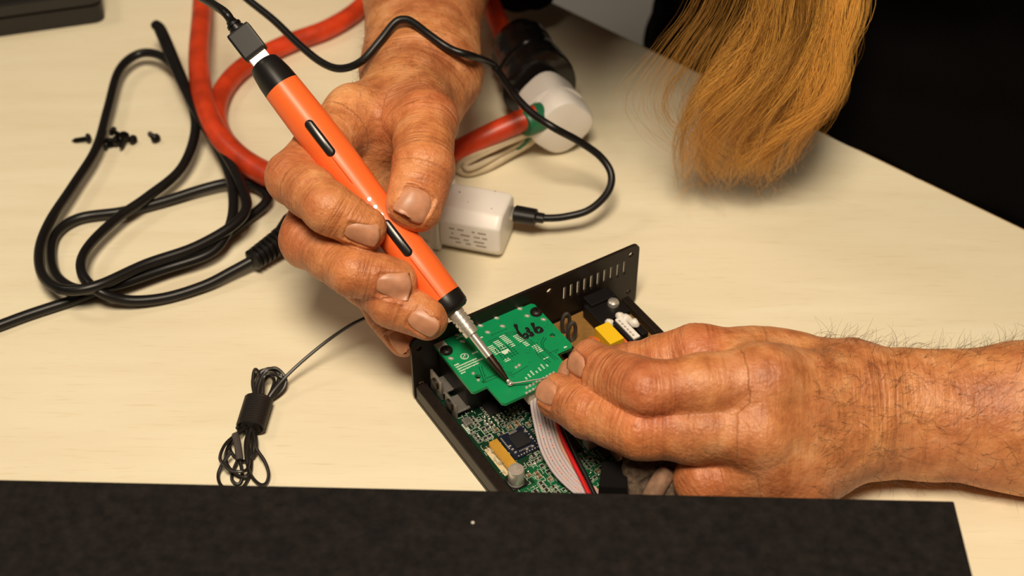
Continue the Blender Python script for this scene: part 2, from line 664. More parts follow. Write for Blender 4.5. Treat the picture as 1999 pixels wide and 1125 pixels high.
def build_arm(fingers, palm, arm, web, wrist, adir, h=0.64):
    """fingers: list of dict(j=[4 points], r=[4], dorsal, k); palm, arm, web: lists of (a, b, ra, rb)
    returns vertices, faces and the attributes"""
    allp = [p for f in fingers for p in f['j']] + [p for s in palm + arm + web for p in s[:2]]
    lo = np.min(allp, 0) - 34
    hi = np.max(allp, 0) + 34
    F = Flesh(lo, hi, h)
    base = F.blank()
    for (a, b, ra, rb) in arm:
        F.put(base, a, b, ra, rb, 16)
    for (a, b, ra, rb) in palm:
        F.put(base, a, b, ra, rb, 11)
    for (a, b, ra, rb) in web:
        F.put(base, a, b, ra, rb, 7)
    total = base.copy()
    for fg in fingers:
        j, r = fg['j'], fg['r']
        G = F.blank()
        for i in range(3):
            if i == 2:
                ax = unit(j[3] - j[2])
                lat = unit(np.cross(ax, fg['dorsal']))
                dor = np.cross(lat, ax)
                o = fg.get('flat', 2.0)
                for s in (-1, 1):
                    F.put(G, j[2] + lat * s * o * 0.5, j[3] + lat * s * o, r[2] - 0.6, r[3] - o * 0.35, 3)
                F.put(G, j[2], j[3] - dor * 0.8, r[2], r[3], 3)
                # pulp of the finger end
                F.put(G, j[3] - ax * 6 - dor * 1.6, j[3] - ax * 1 - dor * 1.2, r[3] * 0.95, r[3] * 0.9, 3)
            else:
                mid = (j[i] + j[i + 1]) / 2
                rm = (r[i] + r[i + 1]) / 2 * 0.985
                F.put(G, j[i], mid, r[i], rm, 4)
                F.put(G, mid, j[i + 1], rm, r[i + 1], 4)
        pts = np.array(j)
        rad = max(r) + 12
        w = F.window(pts, rad)
        G[w] = F.smin(G[w], base[w], fg.get('k', 6.0))
        F.merge(total, G, pts, rad, 1.3)
    v, f = F.mesh(total)
    v = relax(v, f, 3, 0.5)
    n = vert_normals(v, f)
    # ---- which bone is each vertex on
    best = np.full(len(v), 1e9)
    along = np.zeros(len(v))
    crease = np.zeros(len(v))
    red = np.zeros(len(v))
    for (a, b, ra, rb) in arm + palm:
        t, d = seg_coord(v, a, b)
        d = d - (ra + (rb - ra) * t)
        u = d < best
        best[u] = d[u]
        al = (v - wrist) @ adir
        along[u] = 100 + al[u]
        crease[u] = (0.26 + 0.60 * np.exp(-((al - 2) / 15) ** 2))[u]
    disp = np.zeros(len(v))
    wob = lumps(v, 9) * 0.7
    for fg in fingers:
        j, r = fg['j'], fg['r']
        s0 = 0.0
        for i in range(3):
            t, d = seg_coord(v, j[i], j[i + 1])
            dd = d - (r[i] + (r[i + 1] - r[i]) * t)
            if i == 0:
                dd = dd + np.clip(0.35 - t, 0, 1) * 20     # the hand keeps the root
            u = dd < best
            best[u] = dd[u]
            along[u] = (s0 + t * np.linalg.norm(j[i + 1] - j[i]))[u]
            crease[u] = 0.30
            s0 += np.linalg.norm(j[i + 1] - j[i])
        for i in (1, 2):
            ax = unit(unit(j[i + 1] - j[i]) + unit(j[i] - j[i - 1]))
            rel = v - j[i]
            s = rel @ ax
            dist = np.linalg.norm(rel, axis=1)
            near = np.clip(1.5 - dist / (r[i] * 1.25), 0, 1)
            dmask = np.clip(0.55 + n @ fg['dorsal'], 0, 1)
            g = near * dmask
            red += g * (0.9 if i == 1 else 0.6)
            crease += g * 0.75
            for q, o in enumerate((-4.2, -1.9, 0.2, 2.3, 4.4)):
                disp -= g * fg.get('wr', 0.34) * (1 - 0.12 * abs(o)) * np.exp(-((s - o + wob) / 0.75) ** 2)
            disp += g * 0.35
        tipd = np.linalg.norm(v - j[3], axis=1)
        red += np.clip(1.2 - tipd / (r[3] * 1.6), 0, 1) * 0.45
    disp += lumps(v, 13) * 0.22 + lumps(v + 40, 5.0) * 0.07
    v = v + n * disp[:, None]
    return v, f, np.clip(along, 0, 400), np.clip(crease, 0, 1), np.clip(red, 0, 1)


def nail(v, f, tree, px, dist_dir, wid, length, mat, parent, lean=None, sink_k=1.0):
    """a fingernail on the flesh seen at px, growing towards dist_dir; presses a bed for it into v"""
    r = ray(*px)
    hit = tree.ray_cast(Vector(CAM), Vector(r), 2000)
    c = np.array(hit[0])
    # mean skin direction around the spot
    nn = np.array(hit[1])
    for dx, dy in ((-2, 0), (2, 0), (0, -2), (0, 2)):
        q = c + RT * dx + UP * dy
        h2 = tree.ray_cast(Vector(CAM), Vector(q - CAM), 2000)
        if h2[0] is not None and np.linalg.norm(np.array(h2[0]) - c) < 8:
            nn = nn + np.array(h2[1])
    nrm = unit(nn)
    if lean is not None:
        nrm = unit(nrm + lean)
    ax = unit(dist_dir)
    ax = unit(ax - nrm * (ax @ nrm))
    lat = np.cross(ax, nrm)
    name = 'fingernail'
    na, nb = 13, 13
    pts = []
    for ib in range(nb):
        b = ib / (nb - 1)
        wb = wid * (0.88 + 0.12 * min(1, b * 1.6)) * min(1, math.sqrt(max(0.02, 1 - (1 - min(1, (b + 0.03) / 0.55)) ** 2.2))) * (1 - 0.55 * max(0, b - 0.82) ** 1.5 / 0.18 ** 0.5)
        row = []
        for ia in range(na):
            a = -1 + 2 * ia / (na - 1)
            bow = (1 - a * a) * 0.10 * b * length
            p = c + lat * a * wb / 2 + ax * ((b - 0.5) * length + bow)
            org = p + nrm * 4
            hit = tree.ray_cast(Vector(org), Vector(-nrm), 9)
            q = np.array(hit[0]) if hit[0] is not None else p - nrm * 0.012 * (a * wid / 2) ** 2 * wid
            row.append(q)
        pts.append(row)
    pts = np.array(pts)
    # a nail is stiff: straighten it lengthwise, keep the crosswise curve of the finger
    hgt = (pts - c) @ nrm
    for ia in range(na):
        col = hgt[:, ia]
        x = np.linspace(0, 1, nb)
        A = np.stack([np.ones(nb), x, x * x * 0.4], 1)
        k = max(3, int(nb * 0.75))
        co, *_ = np.linalg.lstsq(A[:k], col[:k], rcond=None)
        fit = A @ co
        new = np.maximum(col, 0.35 * col + 0.65 * fit)
        pts[:, ia] += nrm * (new - col)[:, None]
    off = np.zeros((nb, na))
    for ib in range(nb):
        for ia in range(na):
            a = -1 + 2 * ia / (na - 1)
            b = ib / (nb - 1)
            edge = min(1 - abs(a), b + 0.02, 1.0)
            off[ib, ia] = -0.30 + 0.75 * min(1, edge / 0.22)
    top = pts + nrm * off[..., None]
    rim = top[-1] - nrm * 0.7 - ax * 0.4
    vs = [p for row in top for p in row] + list(rim)
    fs = []
    for ib in range(nb):
        for ia in range(na - 1):
            i = ib * na + ia
            fs.append((i, i + 1, i + na + 1, i + na))
    o = mesh_obj(name, vs, [q[::-1] for q in fs], mat, parent)
    # fold of skin around the nail
    rel = v - c
    la, lb, ln = rel @ lat, rel @ ax, rel @ nrm
    near = (np.linalg.norm(rel, axis=1) < length * 1.2)
    hn = np.median(hgt)
    near &= ln > hn - wid * 0.6
    da = np.abs(la) - wid / 2
    db = np.maximum(-lb - length / 2, 0)
    sd = np.where(lb < -length * 0.2, np.sqrt(np.maximum(da + 1.6, 0) ** 2 + np.maximum(-lb - length / 2 + 1.6, 0) ** 2) - 1.6, da)
    ridge = 0.55 * np.exp(-((sd - 0.9) / 0.8) ** 2) * (lb < length * 0.42)
    sink = -0.45 * np.clip(-sd / 0.8, 0, 1) * (lb < length * 0.45)
    v[near] += nrm * (ridge + sink)[near][:, None]
    return o


def flesh_mesh(name, v, f, attrs, mat, parent):
    me = bpy.data.meshes.new(name)
    me.vertices.add(len(v))
    me.vertices.foreach_set('co', (v / 1000.0).astype(np.float32).ravel())
    me.loops.add(len(f) * 4)
    me.loops.foreach_set('vertex_index', f.astype(np.int32).ravel())
    me.polygons.add(len(f))
    me.polygons.foreach_set('loop_start', np.arange(0, len(f) * 4, 4, dtype=np.int32))
    me.polygons.foreach_set('loop_total', np.full(len(f), 4, np.int32))
    me.update(calc_edges=True)
    me.validate()
    me.polygons.foreach_set('use_smooth', np.ones(len(me.polygons), bool))
    for k, a in attrs.items():
        at = me.attributes.new(k, 'FLOAT', 'POINT')
        at.data.foreach_set('value', a.astype(np.float32))
    me.materials.append(mat)
    o = bpy.data.objects.new(name, me)
    COL.objects.link(o)
    if parent is not None:
        attach(o, parent)
    return o


def lerp(a, b, t):
    return np.asarray(a) * (1 - t) + np.asarray(b) * t


def build_person():
    skin = mat_skin()
    nailm = plain('fingernail', (0.52, 0.235, 0.130), 0.40, noise=0.14, nscale=260, spec=0.5)
    person = thing('person', 'person in black leaning over the table, soldering with both bare hands', 'person', P(1800, 330) * [1, 1, 0] + [60, 60, -750])
    toC = -FW
    # ------------------------------------------------ hand that holds the soldering iron
    I = [Q(690, 228, 612), Q(572, 345, 583), Q(640, 405, 563), Q(714, 449, 566)]
    M = [Q(650, 320, 620), Q(599, 470, 588), Q(690, 530, 568), Q(774, 551, 570)]
    R_ = [Q(670, 390, 624), Q(672, 518, 592), Q(765, 592, 573), Q(836, 626, 571)]
    K = [Q(705, 440, 634), Q(705, 530, 607), Q(752, 606, 595), Q(789, 664, 593)]
    T = [Q(800, 192, 645), Q(830, 238, 603), Q(825, 328, 580), Q(808, 404, 573)]
    def cdir(x, y, z):          # direction given as right, down, towards the camera
        return unit(RT * x - UP * y + toC * z)
    fingers = [
        dict(j=I, r=[13, 10.5, 9.5, 7.8], dorsal=cdir(-0.35, 0.75, 0.6), flat=2.4),
        dict(j=M, r=[13, 10.6, 9.3, 7.8], dorsal=cdir(-0.35, 0.75, 0.6), flat=2.4),
        dict(j=R_, r=[12, 10.0, 8.8, 7.4], dorsal=cdir(-0.4, 0.7, 0.6), flat=2.2),
        dict(j=K, r=[11, 8.8, 7.8, 6.4], dorsal=cdir(-0.75, 0.35, 0.5), flat=1.6),
        dict(j=T, r=[14, 12.6, 11.6, 9.6], dorsal=cdir(0.45, -0.1, 0.85), flat=3.6, k=9.0, wr=0.42),
    ]
    Wr = Q(822, 140, 668)
    palm = []
    for (x, y, d, tgt, ra) in ((790, 178, 642, I, 13), (800, 178, 652, M, 13.5), (818, 178, 660, R_, 13), (834, 182, 666, K, 12.5)):
        palm.append((Q(x, y, d), tgt[0], ra, tgt is K and 11.0 or 12.2))
    palm.append((Q(795, 190, 640), Q(822, 240, 612), 16, 13.5))         # thumb muscle
    palm.append((Q(760, 250, 628), Q(700, 330, 632), 13, 13))           # hollow of the hand
    palm.append((Q(830, 210, 655), Q(740, 380, 645), 14, 13))
    web = [(Q(800, 235, 612), Q(715, 240, 616), 9.5, 10.5), (Q(790, 262, 612), Q(730, 290, 622), 7, 8)]
    latx = RT * 1.0
    E_ = Q(880, -400, 836)
    arm = []
    for s in (-1, 1):
        arm.append((Wr + latx * 8.0 * s, Q(831, -30, 716) + latx * 8.8 * s, 20.0, 19.8))
        arm.append((Q(831, -30, 716) + latx * 8.8 * s, E_ + latx * 12 * s, 19.8, 30))
    arm.append((Q(806, 170, 655), Wr, 18, 20))
    rv, rf, ral, rcr, rrd = build_arm(fingers, palm, arm, web, Q(812, 165, 655), unit(Q(840, -30, 716) - Wr))
    tree = BVHTree.FromPolygons([Vector(p) for p in rv], [tuple(q) for q in rf])
    def im(x, y, z=0.0):         # direction right, down, towards the camera
        return RT * x - UP * y - FW * z
    nail(rv, rf, tree, (703, 460), im(0.95, 0.30, -0.1), 9.2, 13.0, nailm, person, lean=im(0, 0.35, 0))
    nail(rv, rf, tree, (766, 560), im(0.99, 0.12, -0.1), 10.0, 13.0, nailm, person, lean=im(0, 0.2, 0))
    nail(rv, rf, tree, (823, 634), im(0.82, 0.52, -0.1), 9.2, 12.0, nailm, person, lean=im(-0.1, 0.25, 0))
    nail(rv, rf, tree, (776, 668), im(0.5, 0.85, 0), 7.6, 9.5, nailm, person, lean=im(-0.5, 0, 0))
    nail(rv, rf, tree, (814, 396), im(-0.52, 0.85, 0), 13.4, 12.0, nailm, person, lean=im(0.25, -0.05, 0))
    # ------------------------------------------------ hand that feeds the solder
    I2 = [Q(1488, 748, 535), Q(1262, 759, 530), Q(1196, 736, 546), Q(1149, 709, 556)]
    M2 = [Q(1478, 842, 533), Q(1250, 838, 535), Q(1150, 805, 548), Q(1089, 776, 560)]
    R2 = [Q(1512, 908, 540), Q(1374, 936, 543), Q(1385, 985, 560), Q(1420, 1000, 566)]
    K2 = [Q(1548, 948, 547), Q(1425, 985, 548), Q(1440, 1000, 558), Q(1480, 1005, 562)]
    T2 = [Q(1545, 722, 572), Q(1358, 692, 566), Q(1238, 722, 573), Q(1128, 738, 572)]
    fingers2 = [
        dict(j=I2, r=[14, 10.5, 9.5, 7.7], dorsal=cdir(-0.35, 0.05, 0.9), flat=2.2, k=8),
        dict(j=M2, r=[14, 10.8, 9.6, 7.9], dorsal=cdir(-0.35, 0.3, 0.85), flat=2.2, k=8),
        dict(j=R2, r=[13, 10.4, 9.0, 7.5], dorsal=cdir(-0.5, 0.5, 0.6), flat=2.0, k=8),
        dict(j=K2, r=[12, 9.2, 8.0, 7.0], dorsal=cdir(-0.5, 0.5, 0.6), flat=1.6, k=8),
        dict(j=T2, r=[14, 11.6, 10.2, 8.2], dorsal=cdir(0.0, -0.9, 0.4), flat=2.4, k=9),
    ]
    W2 = Q(1690, 806, 566)
    palm2 = []
    for (x, y, d, tgt, ra) in ((1665, 765, 562, I2, 15), (1668, 795, 560, M2, 15.5), (1672, 825, 560, R2, 15), (1676, 850, 563, K2, 14)):
        palm2.append((Q(x, y, d), tgt[0], ra, 13.0))
    palm2.append((Q(1640, 745, 572), Q(1500, 715, 570), 15, 14))
    palm2.append((Q(1600, 770, 575), Q(1480, 800, 565), 15, 14))
    palm2.append((Q(1640, 850, 572), Q(1540, 920, 560), 15, 13))
    web2 = [(Q(1440, 715, 560), Q(1500, 735, 548), 10, 12), (Q(1380, 705, 562), Q(1450, 730, 552), 7, 9)]
    arm2 = []
    A2, B2 = Q(2010, 817, 566), Q(2950, 800, 570)
    for s in (-1, 1):
        arm2.append((W2 + UP * 7.5 * s - FW * 0, A2 + UP * 7.5 * s, 18.2, 19.8))
        arm2.append((A2 + UP * 7.5 * s, B2 + UP * 8 * s, 19.8, 28))
    lv, lf, lal, lcr, lrd = build_arm(fingers2, palm2, arm2, web2, W2, unit(A2 - W2))
    tree = BVHTree.FromPolygons([Vector(p) for p in lv], [tuple(q) for q in lf])
    nail(lv, lf, tree, (1125, 715), im(-0.85, -0.3, -0.45), 9.6, 10.5, nailm, person, lean=im(-0.4, 0.0, 0))
    nail(lv, lf, tree, (1066, 768), im(-0.75, -0.35, -0.5), 9.8, 10.5, nailm, person, lean=im(-0.4, 0.0, 0))
    nail(lv, lf, tree, (1102, 716), im(-1.0, 0.15, 0), 9.5, 9.0, nailm, person, lean=im(0, -0.6, 0))
    # ------------------------------------------------ head and neck above the picture
    hd = np.array([56.0, 84.0, 292.0])
    FN = unit(np.array([-0.55, -0.62, -0.56]))                 # where the face looks
    HU = unit(np.array([-0.25, -0.35, 0.9]) - FN * (np.array([-0.25, -0.35, 0.9]) @ FN))
    HS = np.cross(FN, HU)
    F = Flesh(hd - 190, hd + 230, 3.0)
    D = F.blank()
    for (a, b, ra, rb, k) in ((hd - FN * 18 + HU * 12, hd + FN * 22 + HU * 8, 74, 68, 20), (hd + FN * 30 - HU * 20, hd + FN * 42 - HU * 78, 56, 30, 25),
                              (hd - HU * 40 - FN * 30, np.array([190, 228, 285.0]), 54, 62, 30)):
        F.put(D, a, b, ra, rb, k)
    F.put(D, hd + FN * 88 + HU * 2, hd + FN * 104 - HU * 26, 6, 11, 12)                  # nose
    for s in (-1, 1):
        F.put(D, hd + FN * 84 + HU * 14 + HS * s * 14, hd + FN * 76 + HU * 14 + HS * s * 46, 8, 7, 10)   # brow
        F.put(D, hd + HS * s * 76 + HU * 6 - FN * 6, hd + HS * s * 74 - HU * 26 + FN * 2, 12, 8, 6)      # ear
        F.put(D, hd + FN * 72 - HU * 6 + HS * s * 30, hd + FN * 70 - HU * 6 + HS * s * 32, 13, 13, 5)    # eyeball under the lid
    F.put(D, hd + FN * 86 - HU * 46 - HS * 20, hd + FN * 86 - HU * 46 + HS * 20, 7, 7, 6)                # lips
    F.put(D, hd + FN * 84 - HU * 56 - HS * 16, hd + FN * 84 - HU * 56 + HS * 16, 7, 7, 6)
    hv, hf = F.mesh(D)
    hv = relax(hv, hf, 2)
    z = np.zeros(len(hv))
    # ------------------------------------------------ one mesh
    v = np.concatenate([rv, lv, hv])
    f = np.concatenate([rf, lf + len(rv), hf + len(rv) + len(lv)])
    flesh_mesh('body', v, f, dict(along=np.concatenate([ral, lal, z]), crease=np.concatenate([rcr, lcr, z]), redness=np.concatenate([rrd, lrd, z])), skin, person)
    # ------------------------------------------------ black sweater
    F = Flesh((-70, -150, -260), (580, 540, 430), 4.2)
    D = F.blank()
    e0, e1 = P(1105, 20), P(1999, 450)
    ed = unit(e1 - e0)
    no = np.array([-ed[1], ed[0], 0])
    no = no if no[0] > 0 else -no
    b0 = P(1310, 110)
    for (s, off, r) in ((42, 128, 106), (170, 132, 112), (300, 132, 106)):
        p = b0 + ed * s + no * off
        F.put(D, p + [0, 0, -240], p + [0, 0, 40], r, r, 60)
        F.put(D, p + [0, 0, 40], p - no * 20 + [0, 0, 230], r, r * 0.8, 60)
    RS, LS = np.array([105, 370, 270.0]), np.array([370, 110, 290.0])
    F.put(D, np.array([46, 276, 200.0]), np.array([290, 100, 208.0]), 92, 96, 40)         # chest leaning over the table
    F.put(D, RS, LS, 72, 72, 60)
    RE = np.array([-30, 335, 98.0])
    F.put(D, RE + [4, -8, 0], RS, 50, 66, 30)
    F.put(D, np.array([10, 221, 33.0]), np.array([120, 350, 130.0]), 27, 60, 30)          # loose fold over the table edge
    LE = np.array([402, -88, 34.0])
    F.put(D, LE + [-22, -4, 8], LE + [4, 10, 14], 38, 46, 12)
    F.put(D, LE + [2, 8, 12], LS, 46, 66, 30)
    sv, sf = F.mesh(D)
    sn = vert_normals(sv, sf)
    sv = sv + sn * (lumps(sv, 70) * 5 + lumps(sv + 30, 26) * 2.0)[:, None]
    knit = plain('black_knit', (0.0022, 0.0018, 0.0018), 0.95, spec=0.05, bump=0.5, nscale=900)
    o = flesh_mesh('sweater', sv, sf, {}, knit, person)
    tag(o, 'black sweater')
    build_hair(person, hd, HU, FN, HS)
    fore_hair(person, lv, lf, rv, rf)
    return person


def strands(name, paths, radii, tone, mat, parent, fade=0.0):
    """many three-sided hairs in one mesh; paths (n, m, 3) in mm"""
    paths = np.asarray(paths)
    n, m, _ = paths.shape
    tan = np.gradient(paths, axis=1)
    tan /= np.linalg.norm(tan, axis=2)[..., None] + 1e-9
    ref = np.array([0.3, -0.9, 0.25])
    s1 = np.cross(tan, ref)
    s1 /= np.linalg.norm(s1, axis=2)[..., None] + 1e-9
    s2 = np.cross(tan, s1)
    taper = np.linspace(1, 0.25, m) ** 0.7
    rr = np.asarray(radii)[:, None] * taper[None, :]
    vs = []
    for k in range(3):
        a = 2 * math.pi * k / 3
        vs.append(paths + rr[..., None] * (math.cos(a) * s1 + math.sin(a) * s2))
    v = np.stack(vs, 2).reshape(-1, 3)
    base = (np.arange(n)[:, None] * m + np.arange(m - 1)[None, :]) * 3
    fs = []
    for k in range(3):
        l = (k + 1) % 3
        fs.append(np.stack([base + k, base + l, base + 3 + l, base + 3 + k], -1).reshape(-1, 4))
    f = np.concatenate(fs)
    t = np.asarray(tone)[:, None] + np.linspace(0, fade, m)[None, :] ** 2 * np.sign(fade)
    t = np.repeat(np.clip(t, 0, 1).ravel(), 3)
    return flesh_mesh(name, v, f, dict(tone=t), mat, parent)


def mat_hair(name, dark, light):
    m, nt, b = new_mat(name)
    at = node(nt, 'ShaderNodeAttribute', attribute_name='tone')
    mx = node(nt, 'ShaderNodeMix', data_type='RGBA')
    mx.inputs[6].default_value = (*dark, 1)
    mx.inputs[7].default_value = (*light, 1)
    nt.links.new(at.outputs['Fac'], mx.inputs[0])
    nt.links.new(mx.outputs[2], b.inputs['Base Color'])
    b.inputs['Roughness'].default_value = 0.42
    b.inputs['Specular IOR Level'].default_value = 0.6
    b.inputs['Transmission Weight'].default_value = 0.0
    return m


def build_hair(person, hd, HU, FN, HS):
    rg = np.random.default_rng(11)
    m = 26
    basis = spline(np.eye(8), 4)
    paths, rad, tone = [], [], []
    def guide(w, dep, end):
        """w 0..1 from left to right, dep -1..1 front to back, end 0..1 how far down the lock reaches"""
        k = [(1560 + 130 * w, -760, 560 + 20 * dep), (1535 + 155 * w, -380, 592 + 25 * dep), (1482 + 204 * w, -30, 628 + 30 * dep), (1428 + 238 * w, 90, 642 + 30 * dep),
             (1354 + 278 * w, 190, 654 + 28 * dep), (1334 + 228 * w, 262, 668 + 22 * dep), (1340 + 180 * w, 312 + 16 * end, 680 + 15 * dep), (1352 + 140 * w, 346 + 34 * end * (1 - 0.7 * w), 688 + 12 * dep)]
        return np.array([Q(*p) for p in k])
    for lock in range(125):
        w = rg.uniform(0, 1)
        w = w if rg.random() < 0.8 else rg.uniform(0.3, 0.9)
        dep = rg.uniform(-1, 1)
        end = rg.uniform(0, 1)
        g = guide(w, dep, end)
        ph = rg.uniform(0, 6.28)
        amp = rg.uniform(2, 9)
        lock_cut = int(rg.random() ** 1.1 * 13)
        lk_tone = np.clip(0.46 + 0.36 * rg.normal() - 0.34 * dep, 0, 1)  # locks further back toned darker: shade in the gaps put into colour
        nh = 36
        for h in range(nh):
            sp = np.array([1.0, 2.0, 2.6, 2.6, 2.8, 3.2, 3.8, 4.6]) * 0.55
            j = rg.normal(size=3)
            gg = g + sp[:, None] * (j * 0.8 + rg.normal(size=(8, 3)) * 0.42)
            s = basis @ gg
            cut = lock_cut + rg.integers(0, 5)
            idx = np.linspace(0, len(s) - 1 - cut, m)
            i0 = np.floor(idx).astype(int)
            i1 = np.minimum(i0 + 1, len(s) - 1)
            fr = (idx - i0)[:, None]
            q = s[i0] * (1 - fr) + s[i1] * fr
            tt = np.linspace(0, 1, m)
            q = q + (rg.normal(size=3) * 1.1)[None, :] * np.sin(tt * rg.uniform(14, 30) + rg.uniform(0, 6))[:, None] * tt[:, None]
            q = q + RT[None, :] * (amp * np.sin(tt * (9 + 4 * math.sin(ph * 3)) + ph) * tt)[:, None]
            paths.append(q)
            rad.append(rg.uniform(0.07, 0.13))
            tone.append(np.clip(lk_tone + 0.24 * rg.normal(), 0, 1))
    # dark strands over the sweater on the left, and fly-away hairs
    for k in range(190):
        w = rg.uniform(-0.55, 0.1)
        g = guide(w, rg.uniform(-1, 1), 0.2)
        g[:, 0] += rg.normal() * 3
        g[4:] += RT * np.array([10, 22, 40, 60])[:, None] * rg.uniform(0.5, 1.4)
        s = spline(g, 4)
        idx = np.linspace(0, (len(s) - 1) * rg.uniform(0.55, 1), m)
        i0 = np.floor(idx).astype(int)
        i1 = np.minimum(i0 + 1, len(s) - 1)
        fr = (idx - i0)[:, None]
        q = s[i0] * (1 - fr) + s[i1] * fr
        q += (np.linspace(0, 1, m) ** 1.5)[:, None] * rg.normal(size=3) * 6
        paths.append(q)
        rad.append(rg.uniform(0.05, 0.09))
        tone.append(rg.uniform(0.05, 0.6))
    for k in range(80):                                   # wispy ends
        c = Q(1345 + 200 * rg.random() ** 1.3, 300 + 60 * rg.random(), 690)
        d0 = rg.normal(size=3) * np.array([1, 0.6, 0.5])
        q = [c]
        d = unit(d0 * 0.6 + np.array([-0.5, -0.3, -0.6]))
        for i in range(m - 1):
            d = unit(d + rg.normal(size=3) * 0.22)
            q.append(q[-1] + d * 1.0)
        paths.append(np.array(q))
        rad.append(rg.uniform(0.04, 0.07))
        tone.append(rg.uniform(0.35, 0.8))
    for k in range(16):                                    # curl standing off on the left
        g = np.array([Q(1390, 60, 640), Q(1345, 120, 644), Q(1308, 172, 650), Q(1297, 212, 655), Q(1310, 240, 660), Q(1335, 250, 664)]) + rg.normal(size=(6, 3)) * 0.5 + rg.normal(size=3) * 0.9
        s = spline(g, 6)
        q = s[np.linspace(0, len(s) - 1, m).astype(int)]
        paths.append(q)
        rad.append(0.10)
        tone.append(rg.uniform(0.2, 0.5))
    P_ = np.array(paths)
    P_[..., 2] = np.maximum(P_[..., 2], 1.0 + 2.0 * rg.random((P_.shape[0], 1)))
    o = strands('hair', P_, rad, tone, mat_hair('ginger_hair', (0.060, 0.014, 0.002), (0.98, 0.50, 0.10)), person, fade=0.6)  # fade paints light caught by the thin ends as a paler tone
    tag(o, 'long loose ginger hair', kind='stuff')
    # hair on the skull
    sc = []
    for k in range(900):
        a, b = rg.uniform(0, 2 * math.pi), rg.uniform(0, 1)
        up_ = unit(HU * (1 - b * 0.9) + (math.cos(a) * HS + math.sin(a) * FN * (0.35 if math.sin(a) > 0 else 1.0)) * b * 1.2)
        p = hd + up_ * 84
        dn = np.array([-0.15, -0.2, -1.0])
        q = [p]
        d = up_
        for i in range(m - 1):
            t = i / (m - 1)
            d = unit(d * (1 - t) * 0.5 + dn * (0.25 + t) + unit(p - hd) * 0.25 * (1 - t))
            q.append(q[-1] + d * 2.3)
        sc.append(q)
    o = strands('scalp_hair', np.array(sc), rg.uniform(0.5, 0.8, 900), rg.uniform(0.2, 0.8, 900), o.data.materials[0], person)
    tag(o, kind='stuff')


def fore_hair(person, lv, lf, rv, rf):
    rg = np.random.default_rng(5)
    paths, rad, tone = [], [], []
    m = 9
    def project(v):
        w = v - CAM
        d = w @ FW
        return IMG_W / 2 + FOCAL * (w @ RT) / d, IMG_H / 2 - FOCAL * (w @ UP) / d
    for (v, f, box, count, along, ln) in ((lv, lf, (1585, 600, 2120, 1000), 1600, np.array([0.75, 0.25, 0.2]), 10.0), (rv, rf, (660, -120, 1000, 215), 700, np.array([0.1, -0.7, 0.3]), 6.5)):
        n = vert_normals(v, f)
        x, y = project(v)
        ok = np.where((x > box[0]) & (x < box[2]) & (y > box[1]) & (y < box[3]))[0]
        for i in rg.choice(ok, count):
            d = unit(n[i] * 0.75 + along * 0.75 + rg.normal(size=3) * 0.42)
            q = [v[i]]
            L = ln * rg.uniform(0.5, 1.3)
            bend = rg.normal(size=3) * 0.14
            for k in range(m - 1):
                d = unit(d + bend + along * 0.10 - n[i] * 0.05)
                q.append(q[-1] + d * L / m)
            paths.append(np.array(q))
            rad.append(rg.uniform(0.045, 0.075))
            tone.append(rg.uniform(0, 1))
    o = strands('arm_hair', np.array(paths), rad, tone, mat_hair('arm_hair', (0.022, 0.011, 0.006), (0.20, 0.10, 0.045)), person)
    tag(o, kind='stuff')


# ------------------------------------------------------------------ shared materials
BLACK_PLASTIC = plain('black_plastic', (0.008, 0.007, 0.007), 0.40, spec=0.35)
BLACK_RUBBER = plain('black_rubber', (0.007, 0.006, 0.006), 0.36, spec=0.32, noise=0.2, nscale=90)
BLACK_MATT = plain('black_foam', (0.006, 0.005, 0.005), 0.95, spec=0.1)
BLACK_METAL = plain('black_painted_steel', (0.012, 0.008, 0.006), 0.42, 0.0, spec=0.3, noise=0.25, nscale=700)
STEEL = plain('bright_steel', (0.74, 0.70, 0.64), 0.30, 0.75)
DULL_STEEL = plain('dull_steel', (0.42, 0.39, 0.36), 0.38, 0.8, noise=0.15, nscale=300)
SOLDER = plain('solder', (0.72, 0.68, 0.60), 0.34, 0.6)
WHITE_PLASTIC = plain('white_plastic', (0.80, 0.76, 0.72), 0.35, noise=0.03, nscale=60)
GREEN_MASK = plain('green_solder_mask', (0.003, 0.245, 0.085), 0.36, noise=0.05, nscale=150)
GREEN_DARK = plain('dark_green_mask', (0.0015, 0.028, 0.011), 0.38, noise=0.15, nscale=250)
SILK = plain('silkscreen_white', (0.62, 0.66, 0.58), 0.6)
SILK_DIM = plain('silkscreen_grey', (0.42, 0.47, 0.38), 0.6)
TRACE = plain('trace_green', (0.002, 0.085, 0.035), 0.4)
RED_CORD = plain('orange_cord_sheath', (0.56, 0.044, 0.009), 0.42, noise=0.35, nscale=70)
ORANGE_BODY = plain('orange_plastic', (0.93, 0.155, 0.030), 0.40)
PRINT_GREY = plain('print_grey', (0.36, 0.31, 0.27), 0.7)


def px_path(pts):
    """(x, y, z) triples: pixel and height above the table; depth form (x, y, -d)"""
    return np.array([P(x, y, z) if z >= 0 else Q(x, y, -z) for (x, y, z) in pts])


